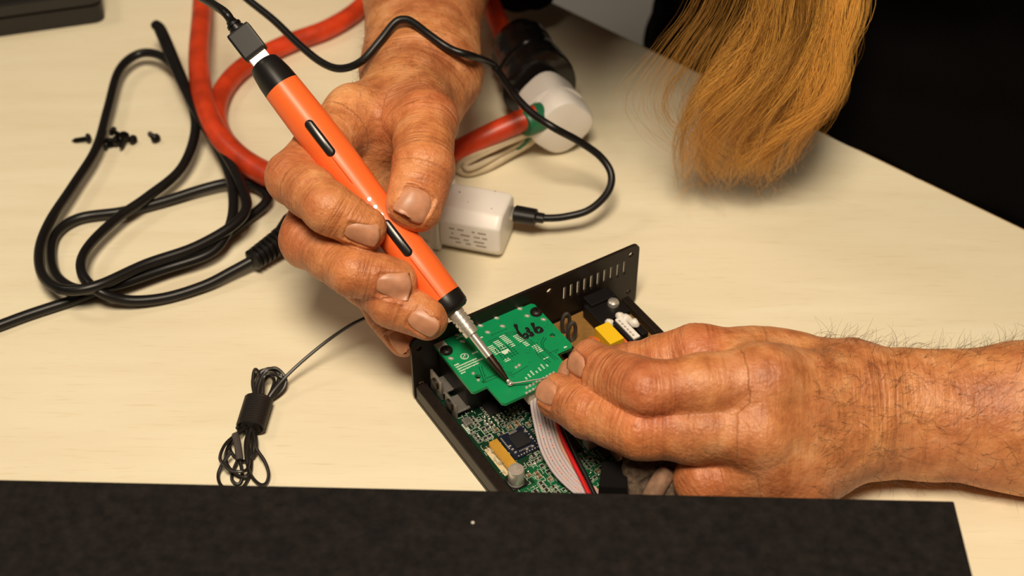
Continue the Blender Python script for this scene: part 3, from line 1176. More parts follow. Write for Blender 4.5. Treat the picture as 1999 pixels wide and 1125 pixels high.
# ------------------------------------------------------------------ black box in front
def build_box():
    felt, nt, b = new_mat('black_felt_paper')
    tc = node(nt, 'ShaderNodeTexCoord')
    n1 = node(nt, 'ShaderNodeTexNoise')
    n1.inputs['Scale'].default_value = 260
    n1.inputs['Detail'].default_value = 5
    nt.links.new(tc.outputs['Object'], n1.inputs['Vector'])
    cr = node(nt, 'ShaderNodeValToRGB')
    cr.color_ramp.elements[0].position = 0.3
    cr.color_ramp.elements[0].color = (0.0035, 0.0027, 0.0025, 1)
    cr.color_ramp.elements[1].position = 0.75
    cr.color_ramp.elements[1].color = (0.0135, 0.0102, 0.0093, 1)
    nt.links.new(n1.outputs['Fac'], cr.inputs[0])
    nt.links.new(cr.outputs[0], b.inputs['Base Color'])
    b.inputs['Roughness'].default_value = 0.85
    b.inputs['Specular IOR Level'].default_value = 0.2
    bp = node(nt, 'ShaderNodeBump')
    bp.inputs['Strength'].default_value = 0.5
    bp.inputs['Distance'].default_value = 0.0004
    nt.links.new(n1.outputs['Fac'], bp.inputs['Height'])
    nt.links.new(bp.outputs['Normal'], b.inputs['Normal'])
    H = 60.0
    a, c = P(-120, 935.3, H), P(1861, 980, H)
    e = unit(c - a)
    back = np.array([e[1], -e[0], 0])
    if back[1] > 0:
        back = -back
    L = np.linalg.norm(c - a)
    o = (a + c) / 2 * [1, 1, 0] + back * 45
    t = thing('speaker_cabinet', 'large black felt-faced box filling the foreground below the circuit boards', 'box', o)
    ax = np.array([e, back, [0, 0, 1.0]])
    m = MB()
    m.box(o + [0, 0, H / 2 - 1], (L, 90, H - 2), ax, bev=0.6)
    m.build('body', felt, t)
    m = MB()
    m.box(o + [0, 0, H - 1.0], (L + 0.8, 90.8, 2.0), ax, bev=0.7)
    m.build('top_panel', felt, t)
    m = MB()
    p = P(923, 1020, H + 0.25)
    m.lathe(p - [0, 0, 0.25], (0, 0, 1), [(0, 0.6), (0.2, 0.55), (0.4, 0.25)], n=9)
    sp = m.build('lint_speck', plain('lint', (0.62, 0.58, 0.52), 0.9), t)
    tag(sp, 'tiny white speck on the black panel')


# ------------------------------------------------------------------ case in the corner and the screws
def build_case():
    p0, p1 = P(-6, 73), P(206, 43)
    e = unit(p1 - p0)
    up_ = np.array([-e[1], e[0], 0])
    c = p1 - e * 55 + up_ * 36
    t = thing('tool_case', 'black plastic case with a lid in the corner behind the cables', 'case', c)
    ax = np.array([e, up_, [0, 0, 1.0]])
    m = MB()
    rr = [(55 * sx - sx * 6 + 6 * math.cos(a), 36 * sy - sy * 6 + 6 * math.sin(a)) for sx, sy, q in ((1, 1, 0), (-1, 1, 1), (-1, -1, 2), (1, -1, 3)) for a in [q * math.pi / 2 + k * math.pi / 10 for k in range(6)]]
    m.prism(rr, 0, 11, c, ax)
    m.build('base', plain('case_black', (0.010, 0.008, 0.007), 0.5), t)
    m = MB()
    m.prism([(x * 0.985, y * 0.97) for x, y in rr], 11.0, 12.6, c, ax)
    m.build('seam', BLACK_MATT, t)
    m = MB()
    m.prism(rr, 12.6, 19, c, ax)
    m.prism([(x * 0.9, y * 0.88) for x, y in rr], 19, 22, c, ax)
    m.build('lid', plain('case_lid', (0.014, 0.012, 0.011), 0.45), t)
    m = MB()
    m.box(c + e * -38 - up_ * 36.3 + [0, 0, 11.5], (16, 3.2, 5), ax, bev=0.8)
    m.build('latch', BLACK_PLASTIC, t)


def build_screws():
    mt = plain('black_oxide_steel', (0.012, 0.010, 0.009), 0.38, 0.6)
    spots = [  # pixel of the head, direction in degrees on the table, raised, label
        (170, 271, 183, 0, 'black screw lying apart with its point to the left, leftmost screw'),
        (303, 270, 128, 0, 'black screw lying alone right of the others, point up'),
        (258, 273, 150, 0, 'black screw at the right end of the small heap'),
        (222, 258, 335, 4.5, 'black screw on top of the heap, head at the back'),
        (243, 266, 262, 3.0, 'black screw in the middle of the heap pointing at the viewer'),
        (208, 284, 25, 0, 'black screw at the front of the heap against the cable'),
        (226, 275, 160, 1.5, 'black screw wedged under the heap beside the cable')]
    proto = None
    for (x, y, deg, z, lab) in spots:
        if proto is None:
            r = thing('screw', lab, 'screw', (0, 0, 0), 'small black screws left of the orange cord')
            m = MB()
            m.lathe((0, 0, 2.6), (1, 0, 0), [(-2.2, 0.6), (-2.2, 1.9), (-1.7, 2.5), (-0.6, 2.6), (-0.5, 1.2)], n=14)
            head = m.build('head', mt, r, smooth=True)
            m = MB()
            m.box((-2.25, 0, 2.6), (0.3, 2.2, 0.5))
            m.box((-2.25, 0, 2.6), (0.3, 0.5, 2.2))
            m.build('cross_recess', BLACK_MATT, head)
            m = MB()
            pr = []
            for k in range(27):
                tt = -0.5 + k * 0.33
                pr.append((tt, (1.35 if k % 2 else 0.95) * (1 if k < 21 else max(0.1, 1 - (k - 20) * 0.16))))
            m.lathe((0, 0, 2.6), (1, 0, 0), pr, n=12)
            m.build('threaded_shank', mt, r, smooth=True)
            proto = r
        else:
            r = copy_tree(proto)
            tag(r, lab)
        p = P(x, y, z + 2.4)
        r.location = V((p[0], p[1], z))
        # heads are wider than the shank: the free end dips to the table
        r.rotation_euler = (0, math.radians(9 if z == 0 else 14), math.radians(deg))


def copy_tree(o, parent=None):
    c = o.copy()
    COL.objects.link(c)
    if parent is not None:
        c.parent = parent
    for ch in o.children:
        copy_tree(ch, c)
    return c


# ------------------------------------------------------------------ cables
def build_cables():
    # mains cable, black
    pts = [(-900, 800, 3), (-600, 780, 3), (-300, 720, 3), (-60, 655, 3), (60, 613, 3), (171, 577, 3), (285, 538, 3), (400, 492, 3), (484, 427, 4), (522, 390, 6), (500, 364, 6), (450, 357, 6),
           (398, 368, 5), (319, 393, 4), (239, 413, 4), (154, 426, 4), (108, 458, 4), (100, 506, 4), (116, 546, 6), (160, 566, 9),
           (230, 555, 9), (319, 526, 8), (410, 494, 9), (445, 450, 12), (456, 398, 14), (447, 341, 12), (421, 285, 11), (376, 211, 11),
           (350, 150, 12), (317, 111, 12), (273, 105, 10), (233, 137, 9), (211, 211, 9), (188, 290, 9), (142, 364, 9), (97, 433, 10),
           (77, 490, 10), (85, 541, 11), (125, 566, 14), (190, 558, 15), (285, 516, 14), (380, 483, 14), (455, 440, 16), (481, 405, 17),
           (472, 365, 16), (445, 310, 16), (398, 245, 17), (364, 182, 18), (331, 110, 19), (309, 58, 20), (303, 50, 20.5), (308, 49, 21), (319, 63, 21),
           (343, 120, 20), (371, 193, 17), (381, 256, 14), (353, 330, 10), (285, 387, 9), (228, 427, 9), (171, 484, 10), (159, 529, 12),
           (188, 566, 12), (245, 586, 6), (319, 582, 3.5), (398, 558, 4), (455, 529, 6), (497, 506, 8)]
    w = spline(px_path(pts), 7)
    t = thing('mains_cable', 'long black mains cable looped loosely on the left of the table', 'cable', P(171, 577))
    m = MB()
    m.tube(w, 2.5, n=10)
    m.build('cord', BLACK_RUBBER, t, smooth=True)
    a, b = P(492, 509, 8), P(556, 464, 9)
    d = unit(b - a)
    pr = [(-1, 2.9), (0, 4.6)]
    for k in range(6):
        s = 0.3 + k * 2.7
        pr += [(s, 5.2 + k * 0.15), (s + 1.5, 5.2 + k * 0.15), (s + 1.7, 3.9 + k * 0.15), (s + 2.5, 3.9 + k * 0.15)]
    pr += [(17, 6.2), (20, 6.4)]
    m = MB()
    m.lathe(a, d, pr, n=20)
    m.build('strain_relief', BLACK_RUBBER, t, smooth=True)
    m = MB()
    m.lathe(a + d * 19.8, d, [(0, 6.4), (6, 8.6), (26, 9.2), (32, 8.4), (33, 7.6)], n=20, shape=lambda an: 1.0 + 0.16 * math.cos(2 * an))
    m.build('plug_body', BLACK_PLASTIC, t, smooth=True)
    # orange extension cord with the white plug
    t = thing('extension_cord', 'thick orange extension cord curving past the hand to a white plug', 'cord', P(430, 285))
    pa = [(470, -190, 6), (425, -110, 6.5), (400, -40, 10), (393, 40, 16), (388, 120, 18), (398, 200, 18), (430, 268, 18), (482, 318, 16), (545, 352, 13), (640, 370, 8),
          (740, 350, 6.2), (820, 325, 7), (887, 297, 12), (950, 266, 20), (1012, 238, 25), (1048, 226, 27)]
    m = MB()
    m.tube(spline(px_path(pa), 9), 5.6, n=18)
    m.build('cord', RED_CORD, t, smooth=True)
    # green sleeve and the plug
    g0, g1 = P(1022, 243, 25), P(1068, 222, 24)
    m = MB()
    m.lathe(g0, g1 - g0, [(0, 6.0), (1, 6.8), (10, 7.6), (15, 7.2), (16, 6.5)], n=20)
    tag(m.build('green_sleeve', plain('green_tape', (0.012, 0.13, 0.055), 0.45, noise=0.15, nscale=120), t, smooth=True), 'green tape sleeve')
    q0, q1 = P(1062, 183, 21), P(1108, 268, 18)
    d = unit(q1 - q0)
    m = MB()
    m.lathe(q0, d, [(-3, 8), (0, 13.8), (3, 14.6), (15, 15.0), (17, 16.0), (22, 16.2), (27, 16.0), (28.6, 15.2), (29.4, 13.4), (29.6, 3)], n=32,
            shape=lambda an: 1 + 0.06 * math.cos(4 * an))
    pl = m.build('plug', WHITE_PLASTIC, t, smooth=True)
    m = MB()
    m.lathe(q0 + d * 15, d, [(0, 15.0), (0.2, 16.0), (1.6, 16.1), (1.8, 15.0)], n=32)
    m.build('plug_rim', WHITE_PLASTIC, pl, smooth=True)
    # second orange cord with the taped black socket
    t = thing('socket_cord', 'orange extension cord entering a socket wrapped in shiny black tape', 'cord', P(1040, 160))
    pb = [(989, 84, 20), (972, 40, 25), (948, -10, 30), (912, -70, 28), (850, -130, 16), (790, -110, 7), (742, -35, 6), (700, 18, 6), (640, 56, 6), (565, 84, 6), (492, 120, 6),
          (446, 160, 6), (424, 208, 6), (430, 258, 6), (470, 306, 6), (540, 345, 6), (600, 360, 6)]
    m = MB()
    m.tube(spline(px_path(pb), 9), 5.4, n=18)
    m.build('cord', RED_CORD, t, smooth=True)
    s0, s1 = P(1008, 76, 22), P(1076, 205, 21)
    d = unit(s1 - s0)
    pr = [(-2, 6.0), (0, 12.0), (2, 13.6), (9, 15.2), (11, 16.6), (13, 16.9), (22, 16.2), (23, 17.2), (30, 17.6), (31, 18.4), (39, 18.6), (40, 19.8), (44, 20.0), (45, 18.6)]
    m = MB()
    m.lathe(s0, d, pr, n=28, shape=lambda an: 1 + 0.05 * math.cos(3 * an + 0.6))
    tape = plain('shiny_black_tape', (0.008, 0.007, 0.007), 0.16, bump=0.8, nscale=110)
    so = m.build('socket', tape, t, smooth=True)
    for k, (s, rr, tilt) in enumerate(((9, 16.9, 0.05), (21, 17.5, -0.05), (31, 18.7, 0.04))):
        m = MB()
        ax = unit(d + np.array([tilt, tilt, 0.1 * tilt]))
        m.lathe(s0 + d * s, ax, [(0, rr - 1.2), (0.6, rr - 0.1), (7, rr + 0.1), (7.6, rr - 0.8)], n=28, shape=lambda an: 1 + 0.05 * math.cos(3 * an + 0.6))
        m.build('tape_wrap', tape, so, smooth=True)
    # cream cord loop hanging from the orange cord
    t = thing('cord_loop', 'flat loop of cream cord lying under the orange cord by the green sleeve', 'cord', P(960, 310))
    cream = plain('cream_cord', (0.58, 0.48, 0.33), 0.6, noise=0.12, nscale=150)
    lp = px_path([(893, 327, 4), (902, 314, 9), (940, 293, 14), (1000, 268, 17), (1040, 252, 18), (1050, 256, 15), (1036, 274, 10), (1002, 296, 5), (952, 325, 3), (914, 336, 3)])
    m = MB()
    m.tube(spline(lp, 7, True), 2.5, n=10, closed=True)
    m.build('loop', cream, t, smooth=True)
    lp2 = px_path([(908, 322, 8), (930, 307, 11), (985, 281, 15), (1032, 262, 16), (1024, 272, 12), (985, 295, 8), (940, 320, 7), (915, 329, 7)])
    m = MB()
    m.tube(spline(lp2, 7, True), 1.6, n=10, closed=True)
    m.build('inner_loop', cream, t, smooth=True)
    tl = px_path([(1043, 255, 17), (1028, 272, 12), (1012, 286, 8), (1006, 294, 5)])
    m = MB()
    m.tube(spline(tl, 5), [1.0, 1.3, 1.5, 1.6, 1.7, 1.8, 1.8, 1.9, 1.9, 1.9, 1.9, 1.8, 1.7, 1.5, 1.2, 0.8], n=8)
    tag(m.build('green_tail', plain('green_tail', (0.01, 0.12, 0.05), 0.5), t, smooth=True), 'green tape tail')
    # thin black aerial wire in a bundle
    build_bundle()


def build_bundle():
    mt = plain('thin_black_wire', (0.012, 0.009, 0.008), 0.42)
    def C(x, y, z=0.8):
        return (400 + x / 2.961, 600 + y / 2.961, z)
    t = thing('wire_bundle', 'thin black wire wound into a small tied bundle left of the circuit boards', 'wire', P(492, 815))
    lead = px_path([C(355, 545, 4), C(400, 480, 6), C(470, 400, 8), C(560, 315, 11), C(700, 200, 16), C(840, 105, 22), C(960, 45, 26), (765, 590, 27), (830, 590, 22), (880, 640, 14)])
    m = MB()
    m.tube(spline(lead, 7), 0.75, n=8)
    m.build('lead', mt, t, smooth=True)
    tops = [
        [(300, 545, 3), (280, 470, 5), (278, 400, 7), (290, 360, 8), (310, 380, 7), (325, 470, 5), (320, 545, 3)],
        [(300, 550, 3), (290, 470, 4), (320, 385, 6), (370, 355, 7), (420, 375, 6), (430, 430, 4), (380, 500, 3), (335, 555, 3)],
        [(310, 550, 4), (310, 460, 6), (350, 375, 8), (405, 352, 9), (450, 385, 7), (468, 430, 5), (440, 490, 3), (345, 560, 2)],
        [(315, 550, 2), (325, 480, 2), (345, 420, 2), (375, 398, 2), (400, 420, 2), (385, 480, 1.5), (340, 560, 2)],
        [(325, 552, 5), (335, 470, 7), (340, 410, 8), (370, 385, 9), (430, 400, 7), (455, 430, 6), (400, 510, 4), (345, 562, 3)],
        [(305, 545, 1.5), (285, 500, 1.2), (275, 440, 1), (285, 400, 1), (330, 365, 1.2), (400, 365, 1.2), (425, 400, 1.2), (412, 450, 1.2), (350, 550, 1.5)]]
    bots = [
        [(255, 690, 4), (190, 730, 6), (120, 790, 7), (88, 860, 7), (100, 900, 6), (150, 945, 5), (210, 950, 5), (245, 935, 4), (255, 880, 3), (250, 780, 3), (270, 700, 3)],
        [(245, 690, 3), (170, 745, 3), (125, 830, 3), (125, 900, 2.5), (170, 960, 2), (230, 985, 2), (255, 960, 2), (240, 880, 3), (235, 780, 3), (262, 700, 2)],
        [(275, 700, 4), (290, 760, 5), (300, 820, 5), (345, 890, 4), (368, 960, 3), (355, 1015, 2), (320, 1025, 2), (275, 985, 2), (248, 920, 3), (240, 840, 4), (255, 760, 4), (268, 700, 4)],
        [(250, 695, 2), (160, 760, 1.5), (145, 820, 1.2), (180, 870, 1.5), (230, 890, 2), (280, 860, 3), (298, 800, 3), (290, 720, 3)],
        [(150, 840, 6), (105, 900, 4), (78, 960, 2), (82, 1010, 1.2), (110, 1045, 1), (160, 1060, 1), (220, 1040, 1), (262, 960, 1.5), (270, 860, 2), (275, 720, 3)],
        [(190, 880, 3), (165, 940, 2), (155, 990, 1), (175, 1020, 1), (205, 1015, 1), (215, 960, 2), (205, 900, 3), (195, 860, 4)]]
    for pts in tops + bots:
        m = MB()
        m.tube(spline(px_path([C(*p) for p in pts]), 6), 0.72, n=7)
        m.build('wire_loop', mt, t, smooth=True)
    a, b = px_path([C(312, 535, 4.6)])[0], px_path([C(262, 700, 4.4)])[0]
    ax = unit(b - a)
    u_ = unit(np.cross(ax, [0, 0, 1.0]))
    w_ = np.cross(u_, ax)
    L = np.linalg.norm(b - a)
    hel = []
    for k in range(12 * 16 + 1):
        an = k / 16 * 2 * math.pi
        hel.append(a + ax * (L * k / (12 * 16)) + u_ * (5.6 * math.cos(an)) + w_ * (3.7 * math.sin(an)))
    m = MB()
    m.tube(hel, 0.78, n=7)
    m.build('wrapping', mt, t, smooth=True)
    m = MB()
    m.lathe(a, ax, [(0, 4.4), (L, 4.4)], n=14, shape=lambda an: 0.8 + 0.2 * abs(math.sin(an)))
    m.build('core', mt, t, smooth=True)
    m = MB()
    s = px_path([C(175, 735, 8.5), C(190, 800, 7.5), C(200, 880, 5)])
    m.tube(spline(s, 4), 1.5, n=8)
    m.build('ferrite_end', plain('grey_heatshrink', (0.05, 0.04, 0.036), 0.6), t, smooth=True)


# ------------------------------------------------------------------ charger with its cable
def build_charger():
    c0 = P(925, 430, 12)
    x0, x1 = P(868, 425, 12), P(985, 446, 12)
    e = unit(x1 - x0)
    g = np.array([-e[1], e[0], 0])            # away from the viewer
    zz = np.array([0, 0, 1.0])
    ax = np.array([e, g, zz])
    o = c0 * [1, 1, 0] + [0, 0, 0] + e * 1.0
    t = thing('usb_charger', 'white plug-in charger lying on its side below the thumb', 'charger', o)
    sec = [(-13.5, 6), (-9, 0.6), (10, 0.6), (13, 4), (13, 20), (10, 24), (-8, 24.5), (-13.5, 20)]
    m = MB()
    n = len(sec)
    stations = [(-14, 1.0), (13.6, 1.0), (15.6, 0.93)]
    vs, fs = [], []
    for (s, k) in stations:
        for (p, q) in sec:
            vs.append(o + e * s + g * (p * k) + zz * (12 + (q - 12) * k))
    for i in range(len(stations) - 1):
        for k in range(n):
            fs.append((i * n + k, i * n + (k + 1) % n, (i + 1) * n + (k + 1) % n, (i + 1) * n + k))
    fs.append(tuple(range(n - 1, -1, -1)))
    fs.append(tuple((len(stations) - 1) * n + k for k in range(n)))
    m.add(vs, fs)
    ob = m.build('body', WHITE_PLASTIC, t)
    fix_normals(ob)
    bevel(ob, 0.9)
    m = MB()
    pol = []
    for k in range(28):
        an = 2 * math.pi * k / 28
        ca, sa = math.cos(an), math.sin(an)
        pol.append((15.6 * abs(ca) ** 0.55 * (1 if ca > 0 else -1), 12.6 + 14.6 * abs(sa) ** 0.55 * (1 if sa > 0 else -1)))
    m.prism(pol, -18.5, -14, o, np.array([g, zz, e]))
    ob = m.build('flange', WHITE_PLASTIC, t)
    fix_normals(ob)
    bevel(ob, 0.8)
    for s in (-1, 1):
        m = MB()
        m.lathe(o - e * 18.4 + g * 7 * s + zz * 12.5, -e, [(0, 2.4), (10, 2.3), (10.2, 2.0), (15, 1.9), (16, 1.2)], n=14)
        m.build('prong', STEEL, t, smooth=True)
    # printed lines on the near side
    m = MB()
    nn = np.array([0, 0, 0.0]) - g
    for r, (z0, pieces) in enumerate(((16.5, ((-9, -6.5), (-5, -2), (2, 3.5), (5, 9))), (13.6, ((-8, -7), (-3.5, 1), (3, 6), (7, 9.5))), (10.8, ((-9, -4), (-2, 0.5), (3, 8))), (8.6, ((-6, -3.4), (-1, 1.4), (4, 9))))):
        for (a, b) in pieces:
            m.box(o + e * ((a + b) / 2) - g * 13.55 + zz * z0, (b - a, 0.12, 0.9), ax)
    m.build('printed_label', PRINT_GREY, t)
    m = MB()
    for (a, b, r) in ((-9, 4, 0.45), (9, -4, 0.35), (7, 9, 0.3), (-3, -2, 0.25)):
        m.lathe(o + e * a + g * b + zz * 24.1, zz, [(0, r), (0.5, r)], n=8)
    m.build('scuff_mark', PRINT_GREY, t)
    # cable: small plug, lead, plug at the iron
    t2 = thing('usb_cable', 'thin black charging cable from white charger over the forearm to the iron', 'cable', P(1090, 425))
    k0, k1 = P(992, 415, 13), P(1052, 425, 13)
    d = unit(k1 - k0)
    lat = unit(np.cross(zz, d))
    up_ = np.cross(d, lat)
    m = MB()
    m.box(k0 + d * 1.2, (4.5, 7.6, 2.4), np.array([d, lat, up_]), bev=0.4)
    m.build('metal_shell', STEEL, t2)
    m = MB()
    m.lathe(k0 + d * 3, d, [(0, 3.6), (0.5, 4.2), (10.5, 4.0), (11, 3.2), (11.3, 2.6), (14.5, 2.5), (14.8, 1.9)], n=20, ref=lat, shape=lambda an: 1 + 0.10 * math.cos(2 * an))
    m.build('charger_plug', BLACK_PLASTIC, t2, smooth=True)
    ptop = Q(513, 122, 582)
    tip = P(995, 748, 31)
    pd = unit(ptop - tip)
    e0 = ptop + pd * 21
    def pp(v):
        return tuple(v)
    path = [k0 + d * 17, P(1100, 424, 13), P(1150, 410, 15), P(1186, 376, 19), P(1193, 340, 24), P(1172, 306, 30), P(1130, 276, 38), P(1082, 250, 47), P(1040, 222, 50), P(1008, 190, 53),
            P(985, 158, 54), P(960, 126, 58), Q(925, 111, 648), Q(880, 96, 642), Q(838, 68, 643), Q(808, 45, 646), Q(790, 38, 647), Q(770, 45, 647), Q(740, 82, 645), Q(705, 120, 645),
            Q(665, 134, 650), Q(628, 122, 658), Q(585, 88, 668), Q(535, 40, 680), Q(485, 0, 690), Q(430, -45, 700), Q(370, -85, 690), Q(335, -75, 660), Q(350, -38, 630), Q(385, -10, 612),
            e0 + pd * 6, e0]
    m = MB()
    m.tube(spline(path, 8), 1.85, n=12)
    m.build('lead', BLACK_RUBBER, t2, smooth=True)
    fr = unit(-FW - pd * (-FW @ pd))
    sd = np.cross(pd, fr)
    m = MB()
    m.box(ptop + pd * 1.5, (5, 8.2, 2.6), np.array([pd, sd, fr]), bev=0.4)
    m.build('metal_shell', STEEL, t2)
    m = MB()
    m.box(ptop + pd * 10.5, (13, 10.6, 6.6), np.array([pd, sd, fr]), bev=1.0)
    m.build('iron_plug', BLACK_PLASTIC, t2)
    m = MB()
    m.lathe(ptop + pd * 16.8, pd, [(0, 3.4), (1.2, 3.4), (1.3, 2.6), (2.2, 2.6), (2.3, 3.2), (3.4, 3.1), (3.5, 2.4), (5, 2.2)], n=14)
    m.build('strain_relief', BLACK_RUBBER, t2, smooth=True)


def fix_normals(o):
    bm = bmesh.new()
    bm.from_mesh(o.data)
    bmesh.ops.recalc_face_normals(bm, faces=bm.faces[:])
    bm.to_mesh(o.data)
    bm.free()


def bevel(o, mm, seg=3):
    bm = bmesh.new()
    bm.from_mesh(o.data)
    es = [e for e in bm.edges if len(e.link_faces) == 2 and e.calc_face_angle(0) > math.radians(25)]
    bmesh.ops.bevel(bm, geom=es, offset=mm / 1000.0, segments=seg, affect='EDGES', profile=0.5)
    bm.to_mesh(o.data)
    bm.free()
    o.data.polygons.foreach_set('use_smooth', [True] * len(o.data.polygons))
    sharp_by_angle(o.data, 50)


# ------------------------------------------------------------------ soldering iron
def build_iron():
    top = Q(513, 122, 582)
    tip = P(995, 748, 31)
    L = np.linalg.norm(tip - top)
    d = unit(tip - top)
    fr = unit(-FW - d * (-FW @ d))
    sd = np.cross(d, fr)
    t = thing('soldering_iron', 'orange cordless soldering iron with black buttons held in the hand', 'soldering iron', tip)
    def R(t_):                      # radius of the orange body along its length
        ks = [(0.05, 7.3), (0.08, 7.7), (0.2, 8.2), (0.33, 8.0), (0.42, 7.35), (0.48, 7.15), (0.56, 7.6), (0.65, 7.7), (0.74, 7.25)]
        return float(np.interp(t_, [k[0] for k in ks], [k[1] for k in ks]))
    def flat(an):                   # softly four-sided
        return 1 + 0.022 * math.cos(4 * an + math.pi / 4 * 0)
    ts = np.linspace(0.078, 0.737, 46)
    m = MB()
    m.lathe(top, d, [(a * L, R(a)) for a in ts], n=40, ref=fr, shape=flat)
    body = m.build('body', ORANGE_BODY, t, smooth=True)
    m = MB()
    m.lathe(top, d, [(0, 2.0), (0, 5.2), (0.8, 6.1), (3, 6.7), (8, 7.4), (0.0785 * L, 7.68)], n=40, ref=fr, shape=flat)
    m.build('end_cap', BLACK_PLASTIC, t, smooth=True)
    m = MB()
    m.lathe(top + d * (0.736 * L), d, [(0, 7.22), (0.4, 7.35), (5.2, 7.2), (6.6, 6.6), (7.4, 5.4), (7.5, 2.0)], n=40, ref=fr, shape=flat)
    m.build('collar', BLACK_PLASTIC, t, smooth=True)
    def at(t_, off=0.0, h=0.0):
        return top + d * (t_ * L) + sd * off + fr * (R(t_) + h)
    for tc in (0.248, 0.556):
        bm_ = MB()
        hl, hw = 8.9, 2.0
        vs, fs = [], []
        rings = [(1.0, -0.9), (1.0, 0.25), (0.86, 0.62), (0.5, 0.85)]
        n = 28
        for (k, h) in rings:
            for q in range(n):
                an = 2 * math.pi * q / n
                x = math.cos(an) * hw * k + (hl - hw) * (1 if math.cos(an) > 0 else -1) * (1 if abs(math.cos(an)) > 1e-6 else 0) + (k - 1) * 0
                y = math.sin(an) * hw * k
                a_ = tc + x / L
                vs.append(top + d * (a_ * L) + sd * y + fr * (R(a_) * 1.02 - y * y / 16 + h))
        for i in range(len(rings) - 1):
            for q in range(n):
                fs.append((i * n + q, i * n + (q + 1) % n, (i + 1) * n + (q + 1) % n, (i + 1) * n + q))
        fs.append(tuple(range((len(rings) - 1) * n, len(rings) * n)))
        bm_.add(vs, fs)
        ob = bm_.build('button', plain('button_black', (0.012, 0.010, 0.010), 0.25), t, smooth=True)
        fix_normals(ob)
    glow = plain('led', (1, 0.9, 0.85), 0.4, emit=((1.0, 0.86, 0.80), 5.0))
    for a_ in (0.439, 0.463, 0.487):
        m = MB()
        m.lathe(at(a_, -0.7, -0.1), fr, [(0, 0.8), (0.25, 0.75), (0.4, 0.4)], n=14)
        m.build('led_light', glow, t, smooth=True)
    seam = plain('orange_seam', (0.62, 0.07, 0.012), 0.5)
    for (a0, a1) in ((0.30, 0.385), (0.61, 0.735)):
        m = MB()
        m.tube([at(a0 + (a1 - a0) * k / 8, 0.8, 0.0 + 0.10) for k in range(9)], [0.12] + [0.26] * 7 + [0.15], n=6)
        m.build('seam', seam, body, smooth=True)
    f0 = top + d * (0.736 * L + 7.2)
    m = MB()
    pr = [(0, 3.5)]
    for k in range(4):
        pr += [(0.6 + k * 2.1, 3.5), (1.9 + k * 2.1, 3.5), (2.1 + k * 2.1, 3.0), (2.5 + k * 2.1, 3.0)]
    pr += [(9.2, 3.3), (11.6, 3.2), (12.0, 1.6)]
    m.lathe(f0, d, pr, n=24)
    m.build('ferrule', STEEL, t, smooth=True)
    rest = L - (0.736 * L + 7.2)
    m = MB()
    m.lathe(f0, d, [(11.5, 1.75), (18, 1.7), (23, 1.65)], n=18)
    m.build('shaft', STEEL, t, smooth=True)
    m = MB()
    m.lathe(f0, d, [(22.9, 1.7), (rest - 8, 1.65), (rest - 5.5, 1.3), (rest - 1.6, 0.75)], n=18)
    m.build('tip_sleeve', plain('heat_tinted_steel', (0.085, 0.055, 0.042), 0.35, 0.9), t, smooth=True)
    m = MB()
    m.lathe(f0, d, [(rest - 1.7, 0.72), (rest - 0.9, 0.9), (rest - 0.3, 0.7), (rest + 0.1, 0.25)], n=12)
    m.build('tinned_point', SOLDER, t, smooth=True)


def build_solder():
    t = thing('solder_wire', 'short length of thin solder wire between fingertips and the iron tip', 'solder', P(1000, 748, 30))
    m = MB()
    m.tube(spline(px_path([(997, 749, 31.2), (1020, 746, 31.6), (1050, 741, 32.6), (1078, 736, 34), (1100, 733, 36)]), 6), 0.32, n=8)
    m.build('wire', plain('solder_alloy', (0.30, 0.26, 0.22), 0.4, 0.7), t, smooth=True)
    m = MB()
    m.lathe(P(996, 749, 30.05), (0, 0, 1), [(0, 1.35), (0.5, 1.15), (0.95, 0.6), (1.1, 0.1)], n=12)
    m.build('molten_bead', SOLDER, t, smooth=True)


# ------------------------------------------------------------------ the opened device
DO = P(806, 786)
_a = math.radians(32)
DU = np.array([math.cos(_a), math.sin(_a), 0])
DV = np.array([math.sin(_a), -math.cos(_a), 0])
DZ = np.array([0, 0, 1.0])
DAX = np.array([DU, DV, DZ])


def dv(u, v, z):
    return DO + DU * u + DV * v + DZ * z


def loc(x, y, z):
    w = P(x, y, z) - DO
    return float(w @ DU), float(w @ DV)


def dbox(m, u0, u1, v0, v1, z0, z1, bev=0.0):
    return m.box(dv((u0 + u1) / 2, (v0 + v1) / 2, (z0 + z1) / 2), (abs(u1 - u0), abs(v1 - v0), abs(z1 - z0)), DAX, bev)


def rounded_rect(x0, x1, y0, y1, r, n=5):
    out = []
    for cx, cy, q in ((x1 - r, y1 - r, 0), (x0 + r, y1 - r, 1), (x0 + r, y0 + r, 2), (x1 - r, y0 + r, 3)):
        for k in range(n + 1):
            a = (q + k / n) * math.pi / 2
            out.append((cx + r * math.cos(a), cy + r * math.sin(a)))
    return out


